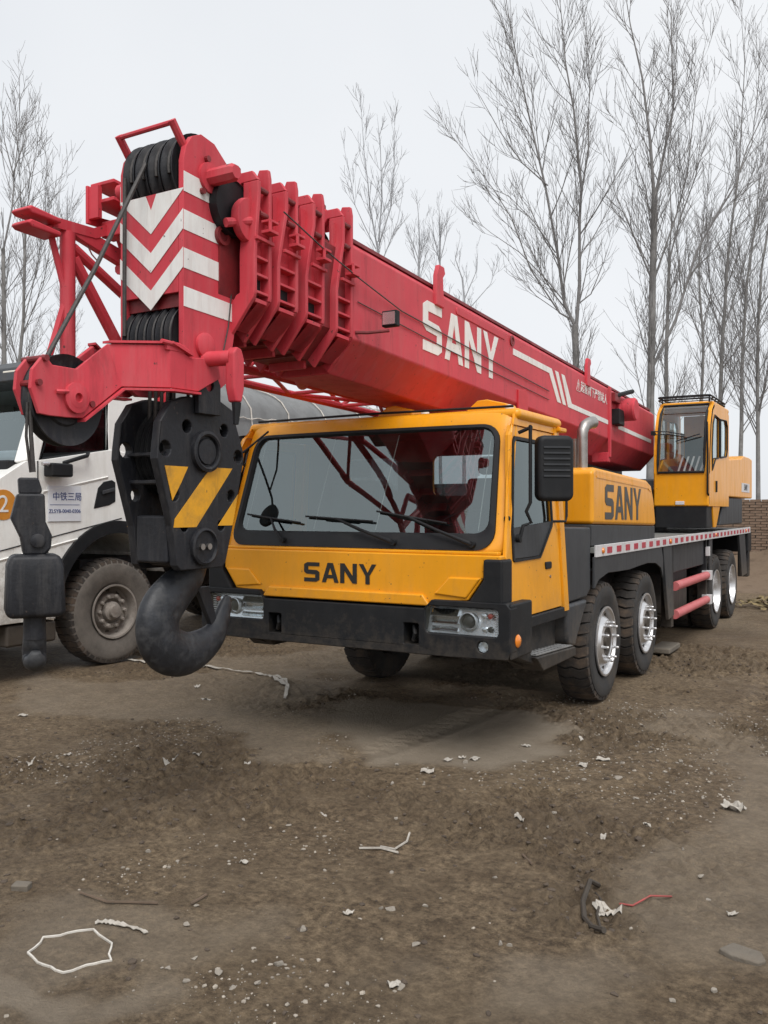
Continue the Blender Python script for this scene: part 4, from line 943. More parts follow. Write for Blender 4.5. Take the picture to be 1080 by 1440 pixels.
# telescopic sections inside the collars
for k,(y0,y1,w_) in enumerate(((-.80,-.44,.355),(-1.09,-.78,.32),(-1.37,-1.08,.285),(-1.62,-1.36,.25))):
    dz=.03*(k+1)
    MB().loft([[(x,y,z) for x,z in hexa(w_,3.56-dz,2.92+dz*.3,2.72+dz*.6,.18)] for y in (y0,y1)]).xf(bt).build('telescopic_section',M['reddark'],crane)
def collar(yr, zt, zb, T=.21):
    c=sub_empty('boom_collar',crane,(0,0,0))
    zc=zb-.22
    def fyz(z):   # front flange runs closer to the rear one near the top
        if z>3.52: return yr-.13
        if z>3.18: return yr-.13-(3.52-z)/.34*(T-.13)
        return yr-T
    zs=[zt-.061,zt-.12,3.52,3.35,3.18,3.05,zb+.03]
    fl=MB()
    for s_ in (-1,1):
        lo=[]
        for z in zs:
            y=fyz(z); xi=.295
            lo.append([(s_*xi,y,z),(s_*.405,y,z),(s_*.405,y+.028,z),(s_*xi,y+.028,z)])
        y=fyz(zb)
        lo.append([(s_*.27,y,zb+.02),(s_*.40,y,zb-.0),(s_*.40,y+.028,zb),(s_*.27,y+.028,zb+.02)])
        lo.append([(s_*.15,y,zc+.08),(s_*.22,y,zc),(s_*.22,y+.028,zc),(s_*.15,y+.028,zc+.08)])
        fl.loft(lo)
    fl.box(-.149,.149,fyz(zb),fyz(zb)+.028,zc,zc+.08)
    # arched head over the sheave opening
    hd=[(-.405,zt-.06),(-.36,zt),(.36,zt),(.405,zt-.06),(.28,zt-.062),(.25,zt-.10),(-.25,zt-.10),(-.28,zt-.062)]
    fl.prism(hd,'y',yr-.13,yr-.102)
    fl.build('front_flange',M['red'],c,bevel=.006)
    rf=MB()
    for s_ in (-1,1):
        rf.prism([(s_*.30,zb),(s_*.40,zb),(s_*.405,zb+.03),(s_*.405,zt-.02),(s_*.395,zt+.035),(s_*.33,zt+.045),(s_*.30,zt-.02)],'y',yr-.028,yr)
        rf.prism([(s_*.14,zc+.07),(s_*.21,zc),(s_*.395,zb-.002),(s_*.30,zb+.02)],'y',yr-.028,yr)
    rf.prism([(-.32,zt-.10),(.32,zt-.10),(.32,zt+.0),(-.32,zt+.0)],'y',yr-.026,yr-.002)
    rf.build('rear_flange',M['red'],c,bevel=.006)
    for s_ in (-1,1):
        MB().box(s_*.338-.008,s_*.338+.008,yr-T+.03,yr-.03,zb+.05,zt-.1).build('web_plate',M['red'],c)
        for z in (zb+.035,zb+.135,zb+.235):
            d=-fyz(z)+yr
            MB().box(min(s_*.345,s_*.400),max(s_*.345,s_*.400),yr-d+.029,yr-.029,z-.008,z+.008).build('web_rib',M['red'],c,bevel=.003)
        MB().box(min(s_*.347,s_*.352),max(s_*.347,s_*.352),yr-T+.04,yr-.045,zb+.048,zb+.122).build('web_slot',M['black'],c)
        # cover foot under the flange and bolt heads
        MB().prism([(yr-T+.03,zb-.025),(yr-.03,zb-.025),(yr-.03,zb+.0),(yr-T+.03,zb+.0)],'x',s_*.33-.06,s_*.33+.06).build('foot_plate',M['red'],c,bevel=.004)
        MB().loft([[(s_*.395,yr-T+.04,zb-.03),(s_*.24,yr-T+.04,zb-.17),(s_*.24,yr-T+.07,zb-.17),(s_*.395,yr-T+.07,zb-.03)],[(s_*.395,yr-.05,zb-.03),(s_*.24,yr-.05,zb-.17),(s_*.24,yr-.02,zb-.17),(s_*.395,yr-.02,zb-.03)]]).build('chamfer_plate',M['red'],c)
        for z in (zt-.10,zt-.24): MB().lathe([(.018,-.03),(.018,.06),(.012,.07),(0,.07)],(s_*.385,yr-.07,z),'y',10).build('bolt',M['reddark'],c)
        MB().lathe([(.014,0),(.014,.03),(0,.03)],(s_*.36,yr-.09,zb+.02),'z',10).build('bolt',M['reddark'],c)
        # cable guide lug on the side
        gl=MB().box(min(s_*.402,s_*.47),max(s_*.402,s_*.47),yr-.10,yr-.02,3.30,3.318); gl.box(min(s_*.402,s_*.47),max(s_*.402,s_*.47),yr-.10,yr-.02,3.36,3.375)
        gl.box(min(s_*.402,s_*.425),max(s_*.402,s_*.425),yr-.16,yr-.0,3.25,3.27); gl.tube((s_*.46,yr-.09,3.30),(s_*.46,yr-.09,3.375),.012,6)
        gl.build('cable_guide',M['red'],c,bevel=.003)
        MB().lathe([(.06,-.03),(.15,-.028),(.16,-.04),(.16,.02),(.15,.012),(.06,.02)],(s_*.275,yr-T-.035,3.43),'x',28).build('extension_sheave',M['black'],c)
    MB().lathe([(.02,0),(.02,.05),(.012,.06),(0,.06)],(.22,yr-.09,zt),'z',10).build('top_bolt',M['reddark'],c)
    MB().box(-.26,.26,yr-.12,yr-.03,zt-.02,zt+.015).build('top_plate',M['red'],c,bevel=.005)
    for o in c.children:
        o.data.transform(Matrix(((1,0,0,0),(0,1,0,0),(0,-.0393,1,-.0393*.45),(0,0,0,1))))
collar(-.45,3.745,2.905); collar(-.79,3.715,2.92); collar(-1.075,3.69,2.925); collar(-1.34,3.66,2.925,.165)
# extension roller with its bracket on the first collar
er=MB().lathe([(.04,0),(.125,.0),(.132,.02),(.125,.05),(.04,.05)],(.31,-1.47,3.41),'x',28).build('side_roller',M['red'],crane)
MB().tube((.36,-1.46,3.41),(.31,-1.64,3.36),.026,10).build('roller_pin',M['red'],er)

# ---- boom nose
NY=-1.90
nose=sub_empty('boom_nose',crane,(0,0,0))
sp=[(NY,2.45),(NY,3.64),(NY+.02,3.72),(NY+.07,3.79),(NY+.14,3.825),(NY+.25,3.81),(NY+.40,3.70),(NY+.42,3.60),(NY+.42,2.76),(NY+.36,2.48),(NY+.26,2.41),(NY+.1,2.40)]
for s_ in (-1,1):
    sd_=MB().prism(sp,'x',s_*.22-.018,s_*.22+.018).build('side_plate',M['red'],nose,bevel=.003)
    for k in range(4):
        zt_=3.578-k*.207; xw=s_*.2395
        MB().add([(xw,NY+.001,zt_),(xw,NY+.418,zt_-.02),(xw,NY+.418,zt_-.122),(xw,NY+.001,zt_-.108)],[(0,1,2,3)]).build('white_band',M['white'],nose,solid=.003,off=0)
    # head pin, lower pin, bosses
    MB().lathe([(.085,0),(.085,.02),(.06,.022),(.0,.022)],(s_*.238,NY+.20,3.60),'x',24).xf(lambda p,s_=s_:Vector((s_*.238+(p.x-s_*.238)*s_,p.y,p.z))).build('head_boss',M['red'],nose)
    if s_>0:
        pn=MB().path([(.24,NY+.20,3.60),(.42,NY+.20,3.60),(.44,NY+.20,3.60)],[.048,.048,.038],8).build('jib_pin',M['red'],nose)
        for dy,dz in ((-.02,.10),(.06,-.10),(-.06,-.09)): MB().lathe([(.018,0),(.018,.02),(0,.02)],(.24,NY+.20+dy,3.60+dz),'x',8).build('pin_bolt',M['reddark'],nose)
        MB().path([(.25,NY+.24,3.47),(.26,NY+.33,3.45),(.25,NY+.36,3.49)],.012,6).build('keeper_bar',M['reddark'],nose)
        MB().lathe([(.055,0),(.055,.03),(.035,.03),(.033,.005),(0,.005)],(.236,NY+.30,3.305),'x',22).build('eye_boss',M['reddark'],nose)
    else:
        MB().path([(-.24,NY+.12,3.60),(-.36,NY+.12,3.60)],.05,12).build('jib_pin',M['red'],nose)
# chevron plate on the front
zA,zB=2.93,3.49
MB().box(-.2,.2,NY,NY+.02,zA,zB).build('front_plate',M['red'],nose,bevel=.003)
def vband(zr,th,clip=None):
    # right half and left half of a V that reaches height zr at the edge
    dz=.208; e=.2375
    for s_ in (1,-1):
        p=[(0,zr-dz),(s_*e,zr),(s_*e,zr-th),(0,zr-dz-th)]
        p=[(x,min(z,zB)) for x,z in p]
        MB().add([(x,NY-.003,z) for x,z in p],[(0,1,2,3)]).build('white_chevron',M['white'],nose,solid=.002,off=0)
# top one is cut by the plate's upper edge
for s_ in (1,-1):
    MB().add([(0,NY-.002,3.402),(s_*.04,NY-.002,3.447+.04),(s_*.2375,NY-.002,3.487),(s_*.2375,NY-.002,3.48),(0,NY-.002,3.272)],[(0,1,2,3,4)]).build('white_chevron',M['white'],nose,solid=.002,off=0)
vband(3.375,.108); vband(3.168,.108)
MB().box(-.2,.2,NY+.03,NY+.06,2.86,2.94).build('cross_plate',M['reddark'],nose)
# sheaves
def sheaves(y,z,r,n,x0,x1,name):
    for i in range(n):
        xc=x0+(x1-x0)*(i+.5)/n; hw=(x1-x0)/n*.46
        o=MB().lathe([(.05,-hw*.6),(r*.55,-hw*.6),(r*.6,-hw*.35),(r*.86,-hw*.5),(r,-hw*.95),(r,-hw*.75),(r-.035,-hw*.15),(r-.035,hw*.15),(r,hw*.75),(r,hw*.95),(r*.86,hw*.5),(r*.6,hw*.35),(r*.55,hw*.6),(.05,hw*.6)],(xc,y,z),'x',36,closed=True).build(name,M['rubber_clean'] if 'rubber_clean' in M else M['blocksteel'],nose)
        MB().path([(xc,y+(r-.022)*math.cos(a),z+(r-.022)*math.sin(a)) for a in [R_(15+i_*11) for i_ in range(17)]],.011,6).build('reeved_rope',M['rope'],o)
sheaves(NY+.195,3.62,.228,4,-.19,.19,'head_sheave')
sheaves(NY+.16,2.70,.20,6,-.19,.19,'lower_sheave')
MB().tube((-.2,NY+.06,2.875),(.2,NY+.06,2.875),.012,8).build('rope_keeper',M['reddark'],nose)
# guard bar across the head
gb=MB()
for s_ in (-1,1):
    gb.path([(s_*.205,NY+.07,3.70),(s_*.20,NY+.01,3.77),(s_*.20,NY-.05,3.84)],[.022,.024,.024],8)
gb.tube((-.20,NY-.045,3.83),(.20,NY-.045,3.83),.014,8); gb.build('rope_guard',M['red'],nose)
# back of the nose
MB().box(-.2,.2,NY+.36,NY+.40,2.5,3.6).build('back_plate',M['reddark'],nose)
# rope wedge socket on the lower pin
lp=MB().path([(.24,NY+.16,2.585),(.40,NY+.20,2.585)],.042,14).build('socket_pin',M['red'],nose)
MB().lathe([(.07,0),(.07,.02),(.05,.03),(0,.03)],(.24,NY+.16,2.66),'x',20).build('pin_boss',M['red'],nose)
ws2=MB().prism([(NY+.17,2.61),(NY+.20,2.645),(NY+.24,2.635),(NY+.262,2.58),(NY+.262,2.42),(NY+.24,2.34),(NY+.195,2.34),(NY+.172,2.42)],'x',.38,.445).build('wedge_socket',M['red'],nose,bevel=.012)
MB().path([(.42,NY+.22,2.34),(.42,NY+.22,2.28),(.42,NY+.215,2.22)],[.028,.022,.016],8).build('rope_end',M['black'],nose)
MB().path([(.243,NY+.38,3.40),(.246,NY+.40,3.1),(.244,NY+.36,2.8),(.25,NY+.30,2.62)],.004,5).build('limit_switch_wire',M['rope'],nose)

# ---- auxiliary head sheave bracket reaching forward of the nose
aux=sub_empty('auxiliary_bracket',crane,(0,0,0))
top=[(-2.77,2.32),(-2.76,2.41),(-2.69,2.49),(-2.64,2.445),(-2.49,2.445),(-2.28,2.60),(-2.03,2.615),(-1.88,2.57),(-1.66,2.60)]
bot=[(-2.72,2.205),(-2.66,2.20),(-2.60,2.20),(-2.55,2.20),(-2.45,2.205),(-2.22,2.385),(-2.03,2.39),(-1.82,2.395),(-1.64,2.49)]
def auxx(y): return .055 if y<-2.27 else (.232+.030 if y>-2.04 else .055+(.262-.055)*(y+2.27)/.23)
for s_ in (-1,1):
    lo=[]
    vs=[(s_*auxx(a),a,b) for a,b in top]+[(s_*auxx(a),a,b) for a,b in bot]; n=len(top)
    m=MB().add(vs,[(i,i+1,n+i+1,n+i) for i in range(n-1)])
    m.build('bracket_plate',M['red'],aux,solid=.022,off=0,bevel=.004)
    tt=top[5:8]; bb=bot[4:8]
    for seq,o in ((tt,.012),(bb,-.012)):
        fl=MB()
        for (a,b),(c_,d_) in zip(seq[:-1],seq[1:]):
            xa,xc=s_*auxx(a),s_*auxx(c_)
            fl.loft([[(xa-.03,a,b+o-.006),(xa+.03,a,b+o-.006),(xa+.03,a,b+o+.006),(xa-.03,a,b+o+.006)],[(xc-.03,c_,d_+o-.006),(xc+.03,c_,d_+o-.006),(xc+.03,c_,d_+o+.006),(xc-.03,c_,d_+o+.006)]])
        fl.build('bracket_rim',M['red'],aux)
MB().lathe([(.0,-.09),(.05,-.09),(.05,.09),(.024,.095),(.022,.075),(0,.075)],(0,-2.50,2.30),'x',24).build('sheave_pin',M['red'],aux)
MB().lathe([(.075,.065),(.075,.085),(.045,.09),(.045,.065)],(0,-2.50,2.30),'x',24,closed=True).build('pin_ring',M['red'],aux)
ash=MB().lathe([(.05,-.025),(.12,-.025),(.13,-.012),(.19,-.018),(.225,-.038),(.225,-.025),(.195,0),(.225,.025),(.225,.038),(.19,.018),(.13,.012),(.12,.025),(.05,.025)],(0,-2.52,2.29),'x',44,closed=True).build('auxiliary_sheave',M['blocksteel'],aux)
for y,z in ((-2.69,2.47),(-2.73,2.35),(-2.40,2.28)): MB().lathe([(0,-.085),(.016,-.085),(.016,.085),(0,.085)],(0,y,z),'x',10).build('spacer_bolt',M['reddark'],aux)
MB().path([(.07,-2.62,2.32),(.085,-2.60,2.32),(.08,-2.56,2.325)],.012,6).build('pin_latch',M['red'],aux)
MB().box(-.24,.24,-2.05,-2.01,2.42,2.58).build('cross_plate',M['reddark'],aux)
MB().path([(.27,-2.10,2.625),(.28,-1.98,2.62),(.27,-1.90,2.60)],.012,8).build('latch_bar',M['red'],aux)
MB().box(.25,.275,-2.06,-1.92,2.585,2.63).build('latch_plate',M['red'],aux,bevel=.004)

# ---- ropes
def rope(pts,r=.010): return MB().path(pts,r*1.1,8).build('hoist_rope',M['rope'],crane)
rope([(-.02,NY-.02,3.66),(-.01,-2.3,2.99),(0,-2.62,2.49)],.011)
rope([(-.17,NY-.032,3.60),(-.17,NY-.035,3.0),(-.17,NY-.035,2.72)],.011)
rope([(0,-2.722,2.31),(0,-2.715,2.1),(0,-2.70,1.93)],.010)
rope([(.0,-2.735,2.26),(-.01,-2.735,2.10),(-.02,-2.70,1.93)],.007)
for x in (-.045,0,.045,.09,.135):
    rope([(x,NY+.04,2.62),(x,-1.87,2.25)],.010); rope([(x,NY+.33,2.62),(x,-1.55,2.25)],.010)

# ---- stowed lattice jib on the far side of the boom
jib=sub_empty('lattice_jib',crane,(0,0,0))
def jt(p): return p
def tube_part(name,pts,r,m='red',n=8): return MB().path(pts,r,n).build(name,M[m],jib)
NL,NU=(-.60,),(0,)
def J(x,y,top):     # chord position, truss tapers to the rear
    t=(y+2.04)/8.0
    return Vector((x*(1-.12*t),y,(3.33-.25*t if top else 2.80-.05*t)-.0393*(y+.45)*(.6)))
ys=[-.85,-.1,.7,1.5,2.3,3.1,3.9,4.7,5.5]
for x in (-.58,-1.02):
    for top in (0,1): tube_part('chord',[J(x,y,top) for y in ys],.032)
for i in range(len(ys)-1):
    a,b=ys[i],ys[i+1]; f=i%2
    for x in (-.58,-1.02): tube_part('lacing',[J(x,a if f else b,0),J(x,b if f else a,1)],.019)
    for top in (0,1): tube_part('lacing',[J(-.58,a if f else b,top),J(-1.02,b if f else a,top)],.017)
    tube_part('cross_tube',[J(-.58,b,0),J(-1.02,b,0)],.017); tube_part('cross_tube',[J(-.58,b,1),J(-1.02,b,1)],.017)
# end frame with fork lugs
for x in (-.6,):
    tube_part('end_post',[(x,-2.04,2.50),(x,-2.04,3.36)],.044,n=12)
    tube_part('end_diagonal',[(x,-2.0,3.28),(x,-1.58,3.07),(x,-1.55,2.80)],.033,n=10)
    tube_part('end_diagonal',[(x,-2.0,3.22),(x,-1.62,2.72)],.036,n=10)
    tube_part('end_diagonal',[(x,-2.17,3.36),(x,-2.06,3.02),(x,-2.06,2.95),(x,-2.19,2.56)],.020)
    tube_part('foot_chord',[(x,-2.19,2.52),(x,-1.55,2.74)],.036,n=4)
    tube_part('upper_brace',[(x,-1.68,3.50),(x,-1.58,3.27)],.022)
    MB().prism([(-2.02,3.36),(-1.98,3.34),(-1.56,3.24),(-1.55,3.34),(-1.97,3.42)],'x',x-.025,x+.025).build('drilled_plate',M['red'],jib,bevel=.006)
    tube_part('head_bar',[(x,-2.16,3.385),(x,-1.86,3.40),(x,-1.56,3.55)],.042,n=4)
    for dz in (0,-.075):
        MB().prism([(-2.37,3.395+dz),(-2.34,3.42+dz),(-2.14,3.40+dz),(-2.14,3.37+dz),(-2.34,3.375+dz)],'x',x-.075,x+.075).build('fork_plate',M['red'],jib,bevel=.012)
for za,top in ((2.76,0),(3.24,1)):
    tube_part('link_chord',[(-.6,-1.58,za),J(-.58,-.85,top)],.034); tube_part('link_chord',[(-.6,-1.55,za),J(-1.02,-.85,top)],.028)
MB().prism([(-1.86,3.47),(-1.86,3.70),(-1.825,3.70),(-1.82,3.53),(-1.57,3.55),(-1.57,3.48)],'x',-.66,-.64).build('hinge_cheek',M['red'],jib,bevel=.006)
MB().box(-.639,-.56,-1.85,-1.82,3.50,3.69).build('hinge_back',M['red'],jib)
for z in (3.60,3.705): MB().prism([(-1.83,z+.012),(-1.58,z-.004),(-1.53,z-.03),(-1.56,z-.03),(-1.83,z-.012)],'x',-.65,-.45).build('hinge_plate',M['red'],jib,bevel=.006)
MB().tube((-.55,-1.66,3.52),(-.55,-1.66,3.70),.03,10).build('hinge_pin',M['reddark'],jib)
MB().path([(-.6,-1.90,3.33),(-.58,-1.88,3.27),(-.57,-1.85,3.24),(-.58,-1.82,3.27),(-.6,-1.80,3.32)],.005,5).build('ring_clip',M['steel'],jib)
MB().box(-.62,-.36,-1.70,-1.60,3.40,3.50).build('jib_bracket',M['red'],jib,bevel=.01)
MB().path([(-.30,-.1,2.76),(-.55,.3,2.76)],.05,14).build('stow_pin',M['red'],jib)
MB().box(-.36,-.22,-.25,.02,2.72,2.84).build('stow_bracket',M['reddark'],jib,bevel=.01)

# ================================================================== HOOK BLOCK
hb=thing('hook_block','black main hook block with yellow diagonal stripes and a large hook','hook block',(0,-1.72,.81))
pl=[(-2.05,2.22),(-1.97,2.33),(-1.85,2.37),(-1.57,2.37),(-1.47,2.33),(-1.375,2.10),(-1.37,2.04),(-1.465,1.66),(-1.53,1.45),(-1.56,1.42),(-1.90,1.42),(-1.93,1.45),(-1.96,1.66),(-2.075,2.02),(-2.07,2.08)]
hl_=[circ(-1.85,2.205,.036,12),circ(-1.545,2.205,.036,12),circ(-2.015,2.075,.042,12),circ(-1.42,2.06,.040,12),circ(-1.945,1.83,.034,12),circ(-1.715,1.835,.03,12),circ(-1.485,1.83,.034,12),circ(-1.87,1.66,.03,12),circ(-1.57,1.66,.03,12)]
for s_ in (1,-1):
    xx=.19 if s_>0 else -.10
    p_=MB().holed(pl,hl_,lambda a,b:(xx,a,b)).build('cheek_plate',M['blocksteel'],hb,solid=.055,off=0,bevel=.008)
    sh=.2185 if s_>0 else -.1285
    for poly in ([(-2.022,1.985),(-1.845,1.985),(-1.90,1.895),(-1.965,1.80)],[(-1.66,1.99),(-1.475,1.99),(-1.78,1.655),(-1.955,1.655),(-1.948,1.70)],[(-1.405,1.87),(-1.48,1.655),(-1.61,1.655)]):
        if poly[0][0]==-1.405: poly=[(-1.425,1.84),(-1.475,1.66),(-1.60,1.66)]
        MB().add([(sh,a,b) for a,b in poly],[tuple(range(len(poly)))]).build('yellow_stripe',M['yelstripe'],hb,solid=.003,off=0)
    MB().lathe([(.115,.0),(.115,.03),(.098,.036),(.088,.03),(.085,.012),(.075,.012),(.07,.024),(0,.026)],(0,-1.71,2.075),'x',32).xf(lambda p,s_=s_:Vector((s_*(.225-.01+p.x)+(0 if s_>0 else .09),p.y,p.z))).build('axle_cap',M['blocksteel'],hb)
    MB().lathe([(.105,.0),(.105,.022),(.092,.028),(.085,.012),(0,.012)],(0,-1.725,1.545),'x',32).xf(lambda p,s_=s_:Vector((s_*(.227-.01+p.x)+(0 if s_>0 else .09),p.y,p.z))).build('trunnion_cap',M['blocksteel'],hb)
    for dy in (-.028,.028): MB().lathe([(.018,0),(.018,.018),(0,.018)],(0,-1.725+dy,1.545),'x',10).xf(lambda p,s_=s_:Vector((s_*(.238-.01+p.x)+(0 if s_>0 else .09),p.y,p.z))).build('cap_bolt',M['steel'],hb)
MB().holed([(-1.80,2.28),(-1.62,2.28),(-1.62,2.45),(-1.65,2.50),(-1.77,2.50),(-1.80,2.45)],[circ(-1.71,2.44,.032,14)],lambda a,b:(.24,a,b)).build('lifting_lug',M['blocksteel'],hb,solid=.035,off=0,bevel=.005)
for i in range(5):
    xc=-.045+i*.045
    o=MB().lathe([(.05,-.014),(.16,-.014),(.20,-.008),(.255,-.020),(.255,-.014),(.225,0),(.255,.014),(.255,.020),(.20,.008),(.16,.014),(.05,.014)],(xc,-1.71,2.075),'x',36,closed=True).build('block_sheave',M['black'],hb)
MB().lathe([(0,-.10),(.06,-.10),(.06,.185),(0,.185)],(0,-1.71,2.075),'x',20).build('sheave_axle',M['blocksteel'],hb)
MB().box(-.07,.16,-1.86,-1.54,1.44,1.66).build('trunnion',M['blocksteel'],hb,bevel=.02)
MB().box(-.071,.161,-1.95,-1.865,1.46,1.72).build('weight_slab',M['blocksteel'],hb,bevel=.015)
for z in (1.95,1.80): MB().tube((-.09,-1.98,z+.1),(.18,-1.98,z+.1),.013,8).build('tie_rod',M['blocksteel'],hb)
# the hook: swept section
cl_=[(-1.62,1.52),(-1.62,1.43),(-1.665,1.36),(-1.76,1.295),(-1.865,1.205),(-1.90,1.11),(-1.87,1.01),(-1.77,.945),(-1.65,.928),(-1.53,.955),(-1.43,1.01),(-1.375,1.09),(-1.335,1.17),(-1.31,1.225)]
rr=[.10,.10,.11,.125,.138,.142,.14,.134,.122,.105,.085,.066,.048,.026]
# smooth the centreline
def catmull(P,n=5):
    P=[Vector(p) for p in P]; o=[]
    for i in range(len(P)-1):
        a=P[max(i-1,0)];b=P[i];c=P[i+1];d=P[min(i+2,len(P)-1)]
        for j in range(n):
            t=j/n; o.append(.5*((2*b)+(-a+c)*t+(2*a-5*b+4*c-d)*t*t+(-a+3*b-3*c+d)*t**3))
    o.append(P[-1]); return o
cc=catmull([(.045,a,b) for a,b in cl_],4); rf=catmull([(r,0,0) for r in rr],4)
MB().path(cc,[r.x for r in rf],20,flat=.62,up=(0,0,1)).xf(lambda p:p).build('hook',M['hooksteel'],hb,ang=80)
MB().prism([(-1.60,1.30),(-1.50,1.30),(-1.42,1.07),(-1.45,1.02)],'x',.027,.063).build('safety_latch',M['blocksteel'],hb,bevel=.004)

# ================================================================== AUXILIARY HOOK
ah=thing('auxiliary_hook','black headache weight with swivel and small hook hanging ahead of the boom','hook',(0,-2.68,.96))
MB().prism([(-2.755,1.925),(-2.66,1.925),(-2.64,1.86),(-2.65,1.84),(-2.75,1.84)],'x',-.05,.05).build('rope_socket',M['blocksteel'],ah,bevel=.012)
MB().prism([(-2.76,1.845),(-2.63,1.845),(-2.625,1.70),(-2.595,1.63),(-2.60,1.56),(-2.63,1.53),(-2.73,1.53),(-2.745,1.62),(-2.79,1.72),(-2.78,1.76)],'x',-.06,.06).build('swivel_link',M['blocksteel'],ah,bevel=.015)
MB().lathe([(0,-.075),(.035,-.075),(.035,.075),(.02,.08),(0,.08)],(0,-2.665,1.605),'x',18).build('link_pin',M['blocksteel'],ah)
wl_=[[(-.10,-2.805,1.215),(.10,-2.805,1.215),(.10,-2.545,1.215),(-.10,-2.545,1.215)],[(-.11,-2.818,1.25),(.11,-2.818,1.25),(.11,-2.532,1.25),(-.11,-2.532,1.25)],[(-.105,-2.81,1.48),(.105,-2.81,1.48),(.105,-2.54,1.48),(-.105,-2.54,1.48)],[(-.09,-2.79,1.535),(.09,-2.79,1.535),(.09,-2.56,1.535),(-.09,-2.56,1.535)]]
MB().loft(wl_).build('weight',M['blocksteel'],ah,bevel=.025,seg=3)
MB().lathe([(.055,1.10),(.055,1.22)],(0,-2.675,0),'z',18).build('hook_shank',M['blocksteel'],ah)
cc=catmull([(a_,-2.675,b_) for a_,b_ in ((0,1.14),(-.005,1.09),(-.03,1.05),(-.032,1.01),(0,.985),(.04,1.0),(.055,1.04))],4); rf=catmull([(r,0,0) for r in (.05,.052,.054,.054,.052,.042,.022)],4)
MB().path(cc,[r.x for r in rf],14,flat=1.1,up=(0,0,1)).build('small_hook',M['hooksteel'],ah,ang=80)

ah.rotation_euler=(0,0,R_(-34))

# ================================================================== WHITE TRUCK
wt=thing('dump_truck','white cab truck with dusty wheels and a grey tarpaulin over its body','truck',(-5.2,4,0))
X0,X1=-6.5,-4.0
ar_=[(1.55+.83*math.cos(R_(a)),.66+.86*math.sin(R_(a))) for a in range(180,20,-12)]
low=[(-.12,.62)]+[(.72,.62)]+ar_[1:]+[(2.15,1.25),(2.15,2.36),(1.46,2.42),(.60,2.27),(.36,2.24),(.0,2.02),(-.10,1.75),(-.16,1.3)]
MB().prism(low,'x',X0,X1).build('cab_body',M['whitecab'],wt,bevel=.05,seg=4)
for xx,s_ in ((X1,1),(X0,-1)):
    # pillars
    MB().loft([[(xx-s_*.10,.28,2.22),(xx-s_*.0,.36,2.24),(xx-s_*.0,.52,2.24),(xx-s_*.10,.5,2.22)],[(xx-s_*.17,.60,3.05),(xx-s_*.07,.68,3.05),(xx-s_*.07,.80,3.05),(xx-s_*.17,.78,3.05)]]).build('a_pillar',M['whitecab'],wt,bevel=.02)
    MB().prism([(1.44,2.40),(2.15,2.34),(2.15,3.15),(1.44,3.12)],'x',xx-s_*.07,xx-s_*.012).build('rear_pillar',M['whitecab'],wt,bevel=.015)
    MB().prism([(.66,2.97),(2.15,3.0),(2.15,3.16),(.72,3.12)],'x',xx-s_*.09,xx-s_*.016).build('roof_side',M['whitecab'],wt,bevel=.015)
    MB().add([(xx-s_*.05,a,b) for a,b in ((.50,2.26),(1.45,2.40),(1.45,3.0),(.78,2.99))],[(0,1,2,3)]).build('side_window',M['sideglass'],wt)
    MB().path([(xx-s_*.03,a,b) for a,b in ((.56,2.275),(1.44,2.405),(1.44,2.99),(.80,2.98))],.018,6,closed=True).build('window_seal',M['black'],wt)
MB().box(X0+.06,X1-.06,.68,2.12,3.10,3.24).build('roof',M['whitecab'],wt,bevel=.06,seg=3)
MB().add([(X0+.12,.30,2.25),(X1-.10,.30,2.25),(X1-.17,.62,3.04),(X0+.17,.62,3.04)],[(0,1,2,3)]).build('windscreen',M['glass'],wt)
MB().box(X0+.1,X1-.1,.22,.36,2.02,2.25).build('wiper_panel',M['black'],wt,bevel=.02)
vz=MB().prism([(.30,3.05),(.36,3.20),(.80,3.36),(.86,3.10),(.62,3.02)],'x',X0+.02,X1-.03).build('sun_visor',M['grey'],wt,bevel=.02)
MB().box(X1-.34,X1-.1,.34,.40,3.12,3.17).build('marker_lamp',M['cream'],vz,bevel=.012)
MB().box(X0+.1,X1-.1,.4,2.1,2.05,2.10).build('cab_inside_shelf',M['interior'],wt)
MB().box(X0+.08,X1-.08,2.02,2.10,2.1,3.1).build('cab_back_wall',M['interior'],wt)
for x in (X1-.65,X0+.65): MB().prism([(1.35,2.1),(1.6,2.1),(1.68,2.85),(1.5,2.87)],'x',x-.24,x+.24).build('seat_back',M['seat'],wt,bevel=.05)
MB().box(X1-.5,X1-.2,.36,.5,2.26,2.36).build('paper_heap',M['paper'],wt,bevel=.03)
# door seams, creases
for pts in ([(.50,2.25),(.50,1.48),(.70,1.20)],[(1.70,2.36),(1.70,1.62),(1.45,1.52)],[(.0,1.335),(1.62,1.655)]):
    MB().path([(X1+.0005,a,b) for a,b in pts],.007,5).build('door_seam',M['black'],wt)
for a,b,c,d in ((.05,1.27,1.35,1.52),(.56,1.95,1.42,2.13)):
    MB().loft([[(X1-.01,a,b),(X1-.01,a,b-.06),(X1+.014,a,b-.012)],[(X1-.01,c,d),(X1-.01,c,d-.06),(X1+.014,c,d-.012)]]).build('door_crease',M['whitecab'],wt)
MB().prism([(1.22,1.76),(1.44,1.80),(1.53,1.84),(1.53,2.06),(1.48,2.085),(1.36,2.06),(1.28,1.99)],'x',X1-.012,X1+.008).build('door_handle_recess',M['black'],wt,bevel=.01)
MB().prism([(1.33,1.92),(1.50,1.96),(1.50,2.0),(1.33,1.96)],'x',X1+.009,X1+.03).build('door_handle',M['grey'],wt,bevel=.006)
sg=MB().box(X1+.004,X1+.012,.62,1.04,1.63,2.0).build('sign_board',M['paper'],wt)
text('\u4E2D\u94C1\u4E09\u5C40',.095,M['bluetext'],sg,'sign_name',Matrix.Translation((X1+.014,.86,1.885))@XFACE)
